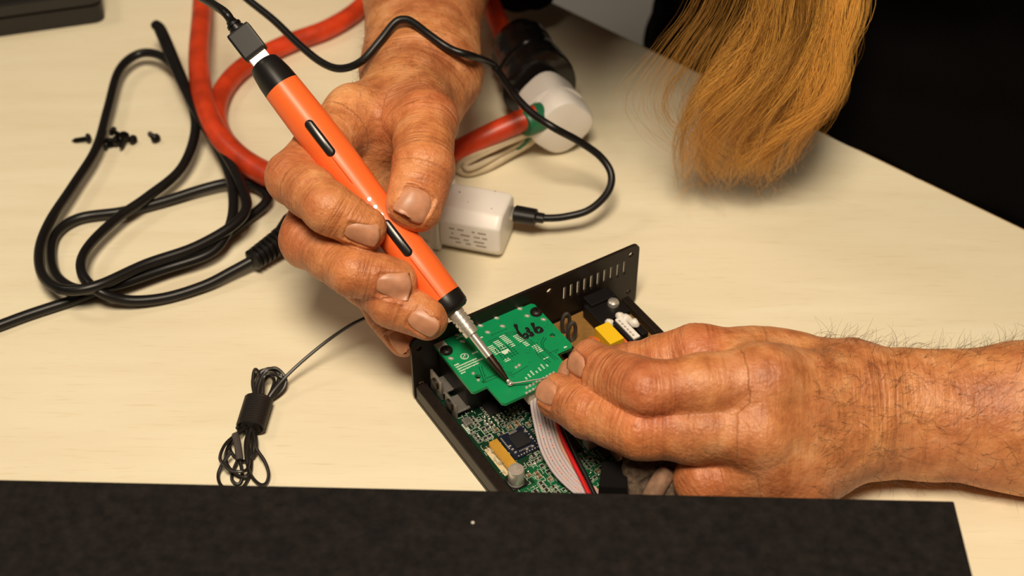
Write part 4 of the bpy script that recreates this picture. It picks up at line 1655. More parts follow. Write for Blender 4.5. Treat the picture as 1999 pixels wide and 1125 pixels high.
def plate(name, outline, holes, thick, o, ax, mat, parent, bev=0.0):
    """flat plate with through holes: outline and holes in the plane of ax[0], ax[1], thickness along ax[2]"""
    cu = bpy.data.curves.new(name, 'CURVE')
    cu.dimensions = '2D'
    cu.fill_mode = 'BOTH'
    cu.extrude = thick / 2000.0
    cu.bevel_depth = bev / 1000.0
    for poly in [outline] + list(holes):
        s = cu.splines.new('POLY')
        s.points.add(len(poly) - 1)
        for p, q in zip(s.points, poly):
            p.co = (q[0] / 1000.0, q[1] / 1000.0, 0, 1)
        s.use_cyclic_u = True
    tmp = bpy.data.objects.new(name, cu)
    COL.objects.link(tmp)
    bpy.context.view_layer.update()
    me = bpy.data.meshes.new_from_object(tmp.evaluated_get(bpy.context.evaluated_depsgraph_get()))
    bpy.data.objects.remove(tmp)
    n = len(me.vertices)
    co = np.zeros(n * 3)
    me.vertices.foreach_get('co', co)
    co = co.reshape(-1, 3)
    w = np.asarray(o) / 1000.0 + co[:, :1] * ax[0] + co[:, 1:2] * ax[1] + co[:, 2:3] * ax[2]
    me.vertices.foreach_set('co', w.astype(np.float32).ravel())
    me.update()
    me.name = name
    me.materials.clear()
    me.materials.append(mat)
    ob = bpy.data.objects.new(name, me)
    COL.objects.link(ob)
    attach(ob, parent)
    fix_normals(ob)
    return ob


def circle(x, y, r, n=14):
    return [(x + r * math.cos(2 * math.pi * k / n), y + r * math.sin(2 * math.pi * k / n)) for k in range(n)]


def build_device():
    t = thing('amplifier_module', 'opened black electronics module with green circuit boards and a slotted panel', 'electronics', dv(55, 50, 0))
    # --- slotted end panel
    slots = []
    for k in range(10):
        u = 76.9 + k * 3.56
        slots.append(rounded_rect(u - 0.62, u + 0.62, 21.0, 29.5, 0.6, 3))
    holes = [circle(4.6, 9.2, 1.3), circle(4.6, 30.2, 1.3), circle(112.2, 9.0, 1.3), circle(112.2, 31.5, 1.3), circle(69.0, 30.8, 1.5)]
    plate('end_panel', rounded_rect(1.0, 116.6, 0.2, 36.2, 3.2), slots + holes, 1.4, dv(0, -0.7, 0), np.array([DU, DZ, DV]), BLACK_METAL, t)
    # --- tray
    m = MB()
    dbox(m, 1.5, 107.5, 0.2, 104, 0.3, 2.0)
    m.build('tray_floor', BLACK_METAL, t)
    m = MB()
    dbox(m, 1.6, 6.6, 0.4, 104, 2.0, 9.2, 0.5)
    m.build('side_rail', BLACK_METAL, t)
    m = MB()
    dbox(m, 103.6, 107.4, 6, 104, 2.0, 14, 0.6)
    m.build('side_rail', BLACK_METAL, t)
    # --- main board
    cut = [(8.6, 43.4), (13.0, 43.4), (13.0, 60.8), (8.6, 60.8)]
    mb = plate('main_board', [(6.9, 5), (76, 5), (76, 103.5), (6.9, 103.5)], [cut], 1.6, dv(0, 0, 7.2), DAX, GREEN_DARK, t)
    ZB = 8.0
    m = MB()
    dbox(m, 7.5, 13.4, 43.0, 61.2, 5.2, 6.2)
    m.build('cream_pad', plain('cream_pad', (0.62, 0.50, 0.30), 0.7), mb)
    m = MB()
    dbox(m, 12.0, 16.0, 42.6, 59.5, ZB, ZB + 0.6, 0.15)
    dbox(m, 11.6, 12.4, 43.5, 58.5, ZB - 1.6, ZB + 0.3)
    m.build('amber_tape', plain('amber_tape', (0.50, 0.26, 0.035), 0.25, noise=0.12, nscale=200), mb)
    # lighter mask where the foreground of the board is flooded with copper
    m = MB()
    for (u0, u1, v0, v1) in ((17, 40, 62, 103), (40, 75.5, 45, 103), (7.4, 17, 70, 103)):
        dbox(m, u0, u1, v0, v1, ZB, ZB + 0.05)
    m.build('copper_flood', plain('green_flood', (0.003, 0.088, 0.030), 0.36, noise=0.3, nscale=200), mb)
    # print and pads of the board, joined
    rnd = random.Random(3)
    silk, pads = MB(), MB()
    def frame(u, v, w, h, th=0.16):
        z0, z1 = ZB + 0.05, ZB + 0.10
        dbox(silk, u - w / 2, u + w / 2, v - h / 2, v - h / 2 + th, z0, z1)
        dbox(silk, u - w / 2, u + w / 2, v + h / 2 - th, v + h / 2, z0, z1)
        dbox(silk, u - w / 2, u - w / 2 + th, v - h / 2, v + h / 2, z0, z1)
        dbox(silk, u + w / 2 - th, u + w / 2, v - h / 2, v + h / 2, z0, z1)
    def pad(u, v, w, h):
        dbox(pads, u - w / 2, u + w / 2, v - h / 2, v + h / 2, ZB + 0.04, ZB + 0.14)
    taken = []
    def free(u, v, w, h):
        if not (7.6 < u - w / 2 and u + w / 2 < 75.4 and 6 < v - h / 2 and v + h / 2 < 103):
            return False
        for (a, b, c, d_) in taken:
            if abs(u - a) < (w + c) / 2 + 0.25 and abs(v - b) < (h + d_) / 2 + 0.25:
                return False
        taken.append((u, v, w, h))
        return True
    taken += [(11, 52, 6.5, 20), (14, 52, 5, 19), (22.5, 50, 13.5, 13.5), (10.2, 66, 8.5, 8.5), (38, 91, 16, 16)]
    # radio module: dark square board with a chip
    m = MB()
    dbox(m, 16.4, 29.2, 42.4, 56.4, ZB + 0.05, ZB + 0.9)
    mod = m.build('radio_module', plain('dark_blue_mask', (0.006, 0.008, 0.022), 0.4), mb)
    m = MB()
    dbox(m, 19.6, 26.4, 45.5, 52.5, ZB + 0.9, ZB + 2.0, 0.12)
    for k in range(9):
        dbox(pads, 20 + k * 0.72, 20.3 + k * 0.72, 53.3, 53.9, ZB + 0.9, ZB + 1.0)
    chip = plain('chip_epoxy', (0.013, 0.012, 0.013), 0.45)
    m.build('chip', chip, mb)
    for k in range(8):
        for (u_, v_) in ((17.2, 44 + k * 0.9), (28.2, 43.4 + k * 1.5), (18.4 + k * 1.3, 55.6)):
            dbox(pads, u_ - 0.28, u_ + 0.28, v_ - 0.24, v_ + 0.24, ZB + 0.9, ZB + 1.15)
    for (u_, v_) in ((18.0, 49.5), (18.0, 51.5), (18.2, 53.5), (27.6, 46), (27.8, 50), (25.8, 54.4), (23, 54.6)):
        dbox(pads, u_ - 0.5, u_ + 0.5, v_ - 0.3, v_ + 0.3, ZB + 0.9, ZB + 1.5)
    m = MB()
    dbox(m, 21, 24.8, 42.9, 44.3, ZB + 0.9, ZB + 1.5, 0.2)
    m.build('crystal', DULL_STEEL, mb)
    # integrated circuits with legs
    for (u, v, w, h) in ((40, 62, 5.2, 7.4), (34, 50, 5, 9), (50, 72, 4.6, 6), (24, 27, 8, 8), (38, 34, 7, 7), (59, 60, 4.4, 5.4), (30, 74, 4.2, 5.2), (24, 92, 5, 6), (61, 82, 5, 6)):
        if free(u, v, w + 3, h + 1):
            m = MB()
            dbox(m, u - w / 2, u + w / 2, v - h / 2, v + h / 2, ZB + 0.2, ZB + 1.7, 0.15)
            m.build('chip', chip, mb)
            nleg = int(h / 1.1)
            for k in range(nleg):
                vv = v - h / 2 + (k + 0.5) * h / nleg
                for s in (-1, 1):
                    dbox(pads, u + s * (w / 2 + 0.15), u + s * (w / 2 + 1.2), vv - 0.22, vv + 0.22, ZB + 0.1, ZB + 0.5)
    # small chip parts: shared meshes, one object each
    kinds = []
    for (w, h, z, body_c, nm) in ((2.0, 1.15, 0.55, (0.012, 0.011, 0.012), 'chip_resistor'), (2.0, 1.25, 0.95, (0.20, 0.11, 0.05), 'chip_capacitor'), (1.6, 0.85, 0.5, (0.012, 0.011, 0.012), 'chip_resistor')):
        b = MB()
        b.box((0, 0, z / 2), (w * 0.62, h, z))
        for s in (-1, 1):
            b.box((s * w * 0.405, 0, z / 2), (w * 0.2, h * 1.02, z * 1.04))
        me = bpy.data.meshes.new(nm)
        me.from_pydata([tuple(np.array(p) / 1000) for p in b.v], [], b.f)
        me.materials.append(plain(nm + '_body', body_c, 0.5))
        me.materials.append(SOLDER)
        for i, p in enumerate(me.polygons):
            p.material_index = 0 if i < 6 else 1
        me.update()
        kinds.append((me, w, h, nm))
    mats = mb.matrix_basis
    count = 0
    def small(u, v, turn, kind):
        me, w, h, nm = kinds[kind]
        ob = bpy.data.objects.new(nm, me)
        COL.objects.link(ob)
        a = _a + (math.pi / 2 if turn else 0)
        ob.location = V(dv(u, v, ZB + 0.1))
        ob.rotation_euler = (0, 0, a)
        attach(ob, mb)
        ww, hh = (h, w) if turn else (w, h)
        frame(u, v, ww + 0.9, hh + 0.7)
    tries = 0
    while count < 270 and tries < 12000:
        tries += 1
        u, v = rnd.uniform(8, 70), rnd.uniform(26, 90)
        if u > 62 and v < 50:
            continue
        turn = rnd.random() < 0.5
        n = rnd.choice((1, 2, 3, 4, 4, 5, 6))
        kind = rnd.choice((0, 0, 1, 2))
        w, h = kinds[kind][1] + 1.0, kinds[kind][2] + 0.85
        if turn:
            w, h = h, w
        tw, th = (w * n, h) if turn else (w, h * n)
        if free(u, v, tw, th):
            for k in range(n):
                uu = u - tw / 2 + w * (k + 0.5) if turn else u
                vv = v if turn else v - th / 2 + h * (k + 0.5)
                small(uu, vv, turn, kind)
                count += 1
    # loose print: outlines, dots, reference marks
    for (u, v, w, h) in ((15, 34, 4.2, 7), (12.5, 37, 5, 5), (25, 36.5, 3, 4.5), (31, 30, 3, 4), (19, 21, 4, 5)):
        frame(u, v, w, h, 0.22)
    for k in range(1300):
        u, v = rnd.uniform(8, 74), rnd.uniform(24, 92)
        if u > 62 and v < 50:
            continue
        if rnd.random() < 0.5:
            w, h = rnd.uniform(0.4, 2.4), 0.24
        else:
            w, h = 0.24, rnd.uniform(0.4, 2.4)
        dbox(silk, u - w / 2, u + w / 2, v - h / 2, v + h / 2, ZB + 0.05, ZB + 0.11)
    for i in range(13):                                    # header rows under the small board
        for j in range(3):
            p = dv(17 + i * 2.0, 31.5 + j * 2.0, ZB + 0.05)
            pads.lathe(p, DZ, [(0, 0.55), (0.35, 0.42), (0.5, 0.1)], n=7)
    for k in range(110):
        u, v = rnd.uniform(8, 74), rnd.uniform(12, 102)
        if u > 62 and v < 50:
            continue
        pads.lathe(dv(u, v, ZB + 0.05), DZ, [(0, 0.4), (0.2, 0.32), (0.3, 0.1)], n=6)
    o = silk.build('silkscreen_print', SILK_DIM, mb)
    tag(o, kind='stuff')
    o = pads.build('solder_pads', SOLDER, mb)
    tag(o, kind='stuff')
    # white bar mark at the left edge of the board
    m = MB()
    for k in range(7):
        dbox(m, 7.6, 9.4, 28.2 + k * 0.9, 28.8 + k * 0.9, ZB + 0.05, ZB + 0.1)
    m.build('bar_mark', SILK, mb)
    # can capacitor
    m = MB()
    m.lathe(dv(10.6, 66.0, ZB), DZ, [(0, 3.5), (0.8, 3.5), (1.2, 3.15), (1.8, 3.3), (7.8, 3.3), (8.4, 3.05), (8.5, 2.6), (8.45, 0.3)], n=28)
    can = m.build('can_capacitor', plain('can_aluminium', (0.66, 0.62, 0.56), 0.30, 0.65), mb, smooth=True)
    m = MB()
    for k in range(4):
        dbox(m, 9.0 + 0.4 * (k % 2), 11.6 - 0.5 * (k % 3), 64.4 + k * 0.9, 64.9 + k * 0.9, ZB + 8.46, ZB + 8.56)
    m.build('capacitor_print', PRINT_GREY, mb)
    m = MB()
    dbox(m, 7.0, 14.2, 62.4, 69.6, ZB, ZB + 1.0, 0.3)
    m.build('capacitor_base', BLACK_PLASTIC, mb)
    # ------------------------------------------------ brown power board and its parts
    m = MB()
    dbox(m, 62, 103.4, 1.0, 58, 9.4, 11.0)
    pb = m.build('power_board', plain('brown_phenolic', (0.23, 0.115, 0.028), 0.5, noise=0.25, nscale=180), t)
    m = MB()
    dbox(m, 78.0, 85.2, 21.8, 33.6, 11, 22.4, 0.35)
    tag(m.build('film_capacitor', plain('yellow_film', (0.80, 0.50, 0.015), 0.35), pb), 'yellow film capacitor block')
    orange = plain('copper_winding', (0.62, 0.15, 0.035), 0.35)
    core = plain('toroid_core', (0.45, 0.36, 0.32), 0.5)
    m = MB()
    cpt = np.array(loc(1158, 682, 16) + (16.0,))
    cw = dv(*cpt)
    axn = unit(DU * 0.5 + DV * 0.75 + DZ * 0.45)
    q1 = unit(np.cross(axn, DZ))
    q2 = np.cross(axn, q1)
    m.tube([cw + 3.4 * (math.cos(a) * q1 + math.sin(a) * q2) for a in np.linspace(0, 2 * math.pi, 25)[:-1]], 1.5, n=10, closed=True)
    tor = m.build('choke_core', core, pb, smooth=True)
    for k in range(15):
        a = 0.5 + k * 0.37
        rd = math.cos(a) * q1 + math.sin(a) * q2
        m = MB()
        m.tube([cw + 3.4 * rd + 1.95 * (math.cos(b) * rd + math.sin(b) * axn) for b in np.linspace(0, 2 * math.pi, 11)[:-1]], 0.36, n=5, closed=True)
        m.build('choke_turn', orange, tor, smooth=True)
    # transformer with white label, white glue
    m = MB()
    dbox(m, 88.2, 94.0, 20.2, 35.0, 11, 19.2, 0.3)
    tf = m.build('transformer', BLACK_PLASTIC, pb)
    m = MB()
    dbox(m, 89.6, 93.0, 20.6, 34.6, 19.2, 20.4, 0.3)
    m.build('white_bobbin', WHITE_PLASTIC, tf)
    m = MB()
    for k in range(6):
        dbox(m, 90.2, 91.0, 22 + k * 2, 23.3 + k * 2, 20.4, 20.5)
    m.build('bobbin_print', PRINT_GREY, tf)
    for k in range(5):
        m = MB()
        c = dv(86.9, 28.4 + k * 1.0, 17.6)
        m.lathe(c - DU * 0.9, DU, [(0, 0.5), (0.1, 0.85), (1.6, 0.85), (1.8, 0.5)], n=10)
        m.build('copper_turn', orange, tf, smooth=True)
    glue = plain('white_glue', (0.74, 0.70, 0.64), 0.4)
    for (u, v, z, r) in ((94.5, 22, 19.5, 2.6), (96.5, 25.5, 19.0, 2.2), (87.5, 19.5, 18.5, 2.2), (93, 19.4, 20.0, 1.9)):
        m = MB()
        m.lathe(dv(u, v, z - r), DZ, [(0, r * 0.6), (r * 0.5, r * 1.0), (r, r * 0.95), (r * 1.5, r * 0.65), (r * 1.75, r * 0.1)], n=12, shape=lambda an: 1 + 0.14 * math.cos(3 * an + u))
        m.build('glue_blob', glue, pb, smooth=True)
    # heat sink clamp bolted to the panel
    m = MB()
    dbox(m, 84, 100, 4.5, 18.0, 12, 18.5, 0.5)
    dbox(m, 86, 99, 1.2, 8, 11, 20, 0.5)
    hs = m.build('heat_sink', plain('black_anodised', (0.006, 0.005, 0.005), 0.5, spec=0.25), t)
    m = MB()
    m.lathe(dv(95.5, 11.0, 18.5), DZ, [(0, 2.6), (0.8, 2.7), (2.0, 2.3), (2.6, 1.2), (2.7, 0.2)], n=18)
    m.build('clamp_screw', STEEL, hs, smooth=True)
    m = MB()
    dbox(m, 96.2, 99.6, 26, 32, 11, 17, 0.4)
    m.build('diode_block', BLACK_PLASTIC, pb)
    m = MB()
    dbox(m, 96.6, 99.8, 33.2, 38, 11, 16, 0.4)
    m.build('diode_block', BLACK_PLASTIC, pb)
    for (u, v) in ((72.5, 8), (71.6, 14)):               # two dark upright wire loops
        m = MB()
        c = dv(u, v, 11)
        pts = [c + DU * 2.0 * math.cos(a) + DZ * (5.5 + 5.5 * math.sin(a)) for a in np.linspace(-math.pi / 2, 1.5 * math.pi, 20)]
        m.tube(pts, 0.9, n=8)
        m.build('wire_loop', plain('dark_wire', (0.05, 0.042, 0.036), 0.5), pb, smooth=True)
    m = MB()
    dbox(m, 63, 68, 14, 30, 11, 15.5, 0.4)
    dbox(m, 64, 66, 33, 42, 11, 14, 0.3)
    m.build('relay_block', BLACK_PLASTIC, pb)
    # ------------------------------------------------ jacks between panel and small board
    for (v0, z0, z1) in ((4.0, 9, 20), (16.0, 8.5, 17)):
        m = MB()
        dbox(m, 7.0, 8.0, v0, v0 + 9, z0, z1, 0.2)
        dbox(m, 7.0, 14, v0, v0 + 9, z0 + 3, z0 + 4, 0.2)
        br = m.build('jack_bracket', DULL_STEEL, t)
        m = MB()
        m.lathe(dv(7.2, v0 + 4.5, (z0 + z1) / 2 + 1), -DU, [(0, 2.6), (1.2, 2.6), (1.4, 2.0), (1.5, 0.4)], n=16)
        m.build('jack_stud', BLACK_METAL, br, smooth=True)
    m = MB()
    dbox(m, 13, 27, 1, 24, 8.3, 26.8, 0.5)
    m.build('jack_block', BLACK_PLASTIC, t)
    m = MB()
    dbox(m, 34, 56, 1, 20, 8.3, 26.0, 0.5)
    m.build('jack_block', BLACK_PLASTIC, t)
    m = MB()
    dbox(m, 8.2, 11.5, 27, 31, 8.1, 10.2, 0.3)
    m.build('terminal_clip', DULL_STEEL, t)
    # ------------------------------------------------ small green board on top
    ZT = 29.0
    outl = [(11.4, -0.2), (54.6, -0.2), (55.2, 0.6), (59.0, 0.6), (60.2, 1.8), (60.4, 30.6), (59.2, 32.0), (52.0, 32.0), (51.8, 43.0), (50.8, 44.0), (19.4, 44.0), (18.2, 42.8), (18.0, 32.0), (12.2, 32.0), (11.2, 31.0)]
    sb = plate('daughter_board', outl, [circle(56.4, 21.6, 1.15), circle(17.7, 25.4, 1.2), circle(18.2, 29.2, 0.8)], 1.5, dv(0, 0, ZT - 0.75), DAX, GREEN_MASK, t)
    m = MB()
    m.prism(outl, ZT - 1.5 - 0.02, ZT - 0.35, DO, DAX)
    # bare fibre edge of the board, a hair wider than the mask
    cx, cy = 36, 20
    ed = MB()
    ed.prism([(cx + (a - cx) * 1.004, cy + (b - cy) * 1.006) for a, b in outl], ZT - 1.4, ZT - 0.3, DO, DAX)
    # (open in the middle so that the drilled holes stay open)
    del m, ed
    z0, z1 = ZT, ZT + 0.06
    silk = MB()
    dbox(silk, 11.5, 16.2, 0.0, 6.3, z0, z1)
    sk = silk.build('white_patch', plain('white_ink', (0.66, 0.68, 0.62), 0.6), sb)
    for (u, v) in ((14.0, 6.2), (58.0, 6.6)):
        m = MB()
        m.lathe(dv(u, v, ZT), DZ, [(0, 2.65), (0.6, 2.7), (1.3, 2.3), (1.75, 1.4), (1.85, 0.2)], n=20)
        s = m.build('board_screw', BLACK_METAL, sb, smooth=True)
        m = MB()
        for a in (0.4, 0.4 + math.pi / 2):
            m.box(dv(u, v, ZT + 1.72), (2.5, 0.5, 0.36), np.array([[math.cos(a), math.sin(a), 0], [-math.sin(a), math.cos(a), 0], [0, 0, 1]]))
        m.build('cross_recess', BLACK_MATT, s)
    silk, pads, trc = MB(), MB(), MB()
    def bar(mb_, u0, u1, v0, v1, h=0.0):
        dbox(mb_, u0, u1, v0, v1, z0, z1 + h)
    # rows of bare bars in the middle of the board
    for (uc, v_a, nrow, wid) in ((27.2, 15.0, 8, 2.5), (30.8, 13.2, 6, 2.6), (34.4, 12.0, 6, 2.6), (38.2, 10.6, 6, 2.6), (43.2, 13.4, 5, 2.4), (44.2, 18.8, 3, 1.9), (46.6, 22.6, 5, 2.5), (32.6, 23.0, 2, 2.6), (39.0, 17.0, 2, 2.0)):
        for k in range(nrow):
            bar(silk, uc - wid / 2 + k * 0.12, uc + wid / 2 + k * 0.12, v_a + k * 1.02, v_a + 0.46 + k * 1.02)
    bar(silk, 45.2, 48, 31.2, 31.6)
    # dotted square
    for i in range(6):
        for j in range(6):
            if (i, j) in ((2, 2), (2, 3), (3, 2), (1, 2)):
                continue
            p = dv(31.6 + i * 1.35, 16.4 + j * 1.3, z1)
            trc.lathe(p, DZ, [(0, 0.42), (0.06, 0.40)], n=7)
    bar(silk, 33.0, 36.4, 18.4, 20.6, 0.01)
    # solder joints, pairs of pads
    for (x, y) in ((969, 621), (981, 637), (1015, 603), (1029, 617), (952, 649), (903, 667), (938, 636), (1061, 624), (891, 654), (880, 700)):
        u, v = loc(x, y, ZT)
        m = MB()
        pads.lathe(dv(u, v, z0), DZ, [(0, 1.0), (0.35, 0.8), (0.55, 0.2)], n=9, shape=lambda an: 1 + 0.35 * math.cos(2 * an + 0.5))
    for (x, y) in ((920, 731), (930, 744), (1004, 719), (1010, 715)):
        u, v = loc(x, y, ZT)
        pads.lathe(dv(u + 0.9, v, z0), DZ, [(0, 0.75), (0.3, 0.65), (0.45, 0.2)], n=10)
    for k in range(9):                                     # connector joints along the tab
        for row in range(2):
            u, v = loc(1028 + k * 6.6, 757 - k * 3.6 + row * 11, ZT)
            pads.lathe(dv(u, v, z0), DZ, [(0, 0.72), (0.4, 0.6), (0.75, 0.15)], n=9)
    # printed ring mark and the blocks of fine print
    u, v = loc(907, 696, ZT)
    for a in np.linspace(0, 2 * math.pi, 17)[:-1]:
        silk.box(dv(u + 1.55 * math.cos(a), v + 1.55 * math.sin(a), (z0 + z1) / 2), (0.42, 0.68, 0.06), np.array([DU * math.cos(a) + DV * math.sin(a), -DU * math.sin(a) + DV * math.cos(a), DZ]))
    silk.box(dv(u, v, (z0 + z1) / 2), (0.5, 2.2, 0.06), np.array([unit(DU + DV * 0.6), unit(DV - DU * 0.6), DZ]))
    silk.box(dv(u - 0.4, v + 0.3, (z0 + z1) / 2), (0.9, 0.9, 0.06), DAX)
    u, v = loc(886, 713, ZT)
    rnd = random.Random(5)
    for r, n in enumerate((1.6, 9.5, 11.5, 9.0, 2.0)):
        s = 0.0
        while s < n:
            w = rnd.uniform(0.28, 0.7)
            bar(silk, u + s, u + s + w, v + r * 1.35, v + r * 1.35 + rnd.uniform(0.55, 0.8))
            s += w + 0.18
    for (x, y, n) in ((921, 690, 2.2), (890, 660, 3.0), (934, 660, 1.6), (1100, 678, 1.4)):
        u, v = loc(x, y, ZT)
        s = 0
        while s < n:
            w = rnd.uniform(0.3, 0.6)
            bar(silk, u + s, u + s + w, v, v + 0.8)
            s += w + 0.2
    for k in range(7):                                     # pin names beside the connector, read sideways
        x, y = 1030 + k * 6.8, 745 - k * 4.2
        u, v = loc(x, y, ZT)
        for q in range(2 + k % 3):
            bar(silk, u + 0.1, u + 0.8, v - 1.6 - q * 0.75, v - 1.15 - q * 0.75)
    silk.build('board_print', plain('board_ink', (0.62, 0.72, 0.58), 0.55), sb)
    pads.build('solder_joints', SOLDER, sb, smooth=True)
    # copper tracks under the mask
    for pts in ([(952, 668), (990, 650), (1003, 648), (1022, 660), (1036, 664), (1048, 676), (1053, 690), (1075, 708)],
                [(956, 671), (992, 653), (1003, 652), (1020, 664), (1034, 668), (1044, 680), (1050, 694), (1072, 712)],
                [(1062, 658), (1056, 668), (1058, 680), (1085, 704)], [(1066, 660), (1060, 670), (1062, 680), (1090, 702)],
                [(945, 742), (985, 725), (1002, 732), (1030, 715)], [(947, 747), (986, 730), (1004, 736)],
                [(940, 715), (947, 738), (975, 730)], [(935, 717), (944, 742)], [(1072, 690), (1090, 682), (1084, 690)], [(960, 655), (975, 648), (990, 642)]):
        w = [dv(*loc(x, y, ZT), z1 - 0.02) for (x, y) in pts]
        trc.tube(w, 0.16, n=4)
    for k in range(60):
        u, v = rnd.uniform(13, 59), rnd.uniform(2, 31)
        trc.lathe(dv(u, v, z0), DZ, [(0, 0.26), (0.05, 0.25)], n=6)
    trc.build('copper_tracks', TRACE, sb)
    # hand-written marker figures
    ink = plain('black_marker', (0.006, 0.006, 0.006), 0.45)
    def C3(x, y):
        return dv(*loc(820 + x / 5.11, 580 + y / 5.11, ZT), ZT + 0.05)
    strokes = [
        [(948, 272), (958, 300), (972, 335), (990, 370), (1015, 398), (1045, 412), (1068, 404), (1072, 384), (1055, 372), (1036, 378), (1030, 395)],
        [(1050, 312), (1072, 318), (1085, 332), (1074, 344), (1062, 346), (1090, 352), (1112, 362), (1128, 378), (1112, 386), (1092, 376)],
        [(1118, 258), (1128, 285), (1140, 315), (1158, 345), (1180, 358), (1205, 350), (1214, 328), (1200, 308), (1176, 306), (1160, 322), (1158, 342)]]
    for s in strokes:
        m = MB()
        n = len(spline([C3(*p) for p in s], 5))
        m.tube(spline([C3(*p) for p in s], 5), [0.70 + 0.16 * math.sin(k * 0.5) for k in range(n)], n=6)
        o = m.build('marker_stroke', ink, sb, smooth=True)
        co = np.array([v.co for v in o.data.vertices])
        co[:, 2] = ZT / 1000 + (co[:, 2] - ZT / 1000) * 0.16
        o.data.vertices.foreach_set('co', co.astype(np.float32).ravel())
    # connector under the tab, ribbon and two power wires
    u, v = loc(1046, 778, 25)
    m = MB()
    dbox(m, 31, 49, 37.5, 43.4, 20.5, 27.4, 0.4)
    m.build('ribbon_connector', plain('cream_connector', (0.62, 0.54, 0.42), 0.5), sb)
    left = px_path([(1040, 776, 23), (1038, 792, 21.5), (1046, 835, 18), (1058, 880, 15), (1080, 920, 12.5), (1108, 950, 11), (1135, 972, 10)])
    right = px_path([(1078, 772, 23), (1076, 790, 21.5), (1086, 840, 18), (1100, 880, 15), (1124, 918, 12.5), (1150, 945, 11), (1178, 966, 10)])
    cols = [(0.56, 0.48, 0.46)] * 5 + [(0.60, 0.36, 0.27)]
    ncore = 7
    for k in range(ncore):
        f_ = k / (ncore - 1)
        m = MB()
        m.tube(spline(left * (1 - f_) + right * f_, 7), 0.66, n=8)
        mt = plain('ribbon_core', (0.50, 0.43, 0.44) if k < ncore - 1 else (0.62, 0.34, 0.24), 0.4)
        m.build('ribbon_wire', mt, t, smooth=True)
    # pinkish print on the ribbon
    mm = MB()
    sp_l, sp_r = spline(left, 7), spline(right, 7)
    rr = random.Random(9)
    for i in range(12, len(sp_l) - 4):
        for f_ in (0.25, 0.58):
            if rr.random() < 0.42:
                c = sp_l[i] * (1 - f_) + sp_r[i] * f_
                tn = unit(sp_l[i + 1] - sp_l[i - 1])
                cr_ = unit(sp_r[i] - sp_l[i])
                up_ = np.cross(cr_, tn)
                up_ = up_ if up_[2] > 0 else -up_
                mm.box(c + up_ * 0.64, (0.9, 0.8, 0.1), np.array([tn, cr_, up_]))
    mm.build('ribbon_print', plain('ribbon_ink', (0.55, 0.27, 0.22), 0.6), t)
    for (dx, nm, cc) in ((0, 'red_wire', (0.55, 0.008, 0.010)), (11, 'black_wire', (0.008, 0.008, 0.008))):
        m = MB()
        m.tube(spline(px_path([(1076 + dx * 0.6, 788, 22), (1082 + dx * 0.7, 815, 19.5), (1096 + dx, 852, 17), (1118 + dx, 900, 15), (1138 + dx, 940, 13), (1156 + dx, 978, 12)]), 7), 0.95, n=10)
        m.build(nm, plain(nm, cc, 0.32), t, smooth=True)
    # flat steel crystal can near the hand
    m = MB()
    u, v = loc(1203, 885, 11)
    dbox(m, u - 1.3, u + 1.3, v - 3.6, v + 3.6, ZB + 0.2, ZB + 2.6, 0.8)
    m.build('crystal_can', DULL_STEEL, mb)
    u, v = loc(1160, 855, 12)
    m = MB()
    dbox(m, u - 4, u + 4, v - 2, v + 2, ZB + 0.1, ZB + 5, 0.4)
    m.build('wire_socket', plain('cream_socket', (0.60, 0.52, 0.40), 0.5), mb)
    return t


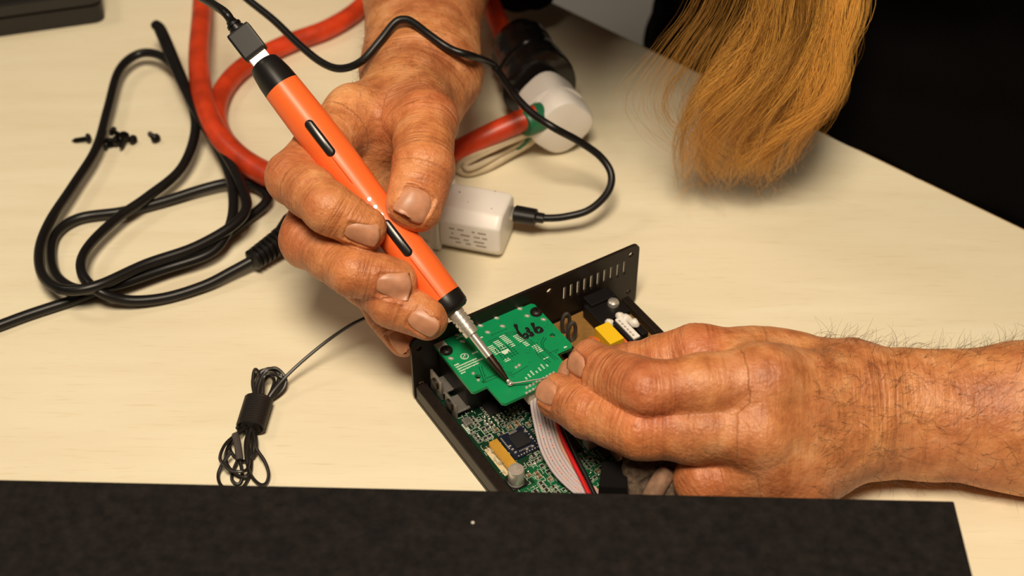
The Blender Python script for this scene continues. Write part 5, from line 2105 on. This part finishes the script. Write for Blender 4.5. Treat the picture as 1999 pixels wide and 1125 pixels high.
def build_scraps():
    # black foam block and dusty cloth scrap beside the hand
    a, b = P(1172, 925, 24), P(1224, 928, 24)
    e = unit(b - a)
    g = np.array([-e[1], e[0], 0])
    c = (a + b) / 2
    t = thing('foam_block', 'dull black foam block standing on the circuit board beside the red wire', 'block', c * [1, 1, 0] + [0, 0, 9])
    m = MB()
    pol = [(-5.6, -7), (5.4, -7), (5.0, 6), (-4.6, 6)]
    m.prism(pol, 9.2, 25.0, c * [1, 1, 0], np.array([e, g, [0, 0, 1.0]]))
    ob = m.build('block', BLACK_MATT, t)
    bevel(ob, 0.7)
    m = MB()
    m.box(c * [1, 1, 0] + [0, 0, 8.75], (9, 11, 0.9), np.array([e, g, [0, 0, 1.0]]))
    m.build('adhesive_pad', plain('pad_grey', (0.03, 0.028, 0.026), 0.8), t)
    # scrap: a curled roll of dusty cloth
    F = Flesh(P(1270, 925, 20) - 26, P(1270, 925, 20) + 26, 0.7)
    D = F.blank()
    ring = px_path([(1290, 915, 24), (1272, 903, 27), (1250, 902, 27), (1236, 918, 25), (1236, 940, 22), (1250, 958, 18), (1272, 972, 16), (1300, 965, 17), (1316, 940, 21), (1312, 912, 25), (1298, 900, 26)])
    for i in range(len(ring) - 1):
        F.put(D, ring[i], ring[i + 1], 3.4, 3.4, 2.5)
    core = px_path([(1255, 925, 21), (1262, 945, 18)])
    F.put(D, core[0], core[1], 5.5, 5.0, 2.5)
    v, f = F.mesh(D)
    n = vert_normals(v, f)
    v = v + n * (lumps(v, 4.0) * 0.55 + lumps(v + 9, 1.9) * 0.28)[:, None]
    t = thing('cloth_scrap', 'crumpled dusty brown cloth scrap tucked under the curled fingers', 'cloth', P(1275, 950, 4))
    cloth = plain('dusty_cloth', (0.10, 0.066, 0.044), 0.95, noise=0.5, nscale=420, bump=1.0)
    flesh_mesh('curl', v, f, {}, cloth, t)
    st = px_path([(1304, 918, 27), (1290, 938, 25), (1276, 962, 22), (1266, 985, 18)])
    m = MB()
    m.tube(spline(st, 5), [2.4, 3.4, 3.7, 3.8, 3.8, 3.8, 3.8, 3.8, 3.8, 3.8, 3.8, 3.7, 3.6, 3.5, 3.3, 2.6], n=14)
    m.build('rolled_end', plain('pale_cloth', (0.26, 0.145, 0.09), 0.9, noise=0.3, nscale=300), t, smooth=True)


build_box()
build_case()
build_screws()
build_cables()
build_charger()
build_device()
build_iron()
build_solder()
build_scraps()

build_person()
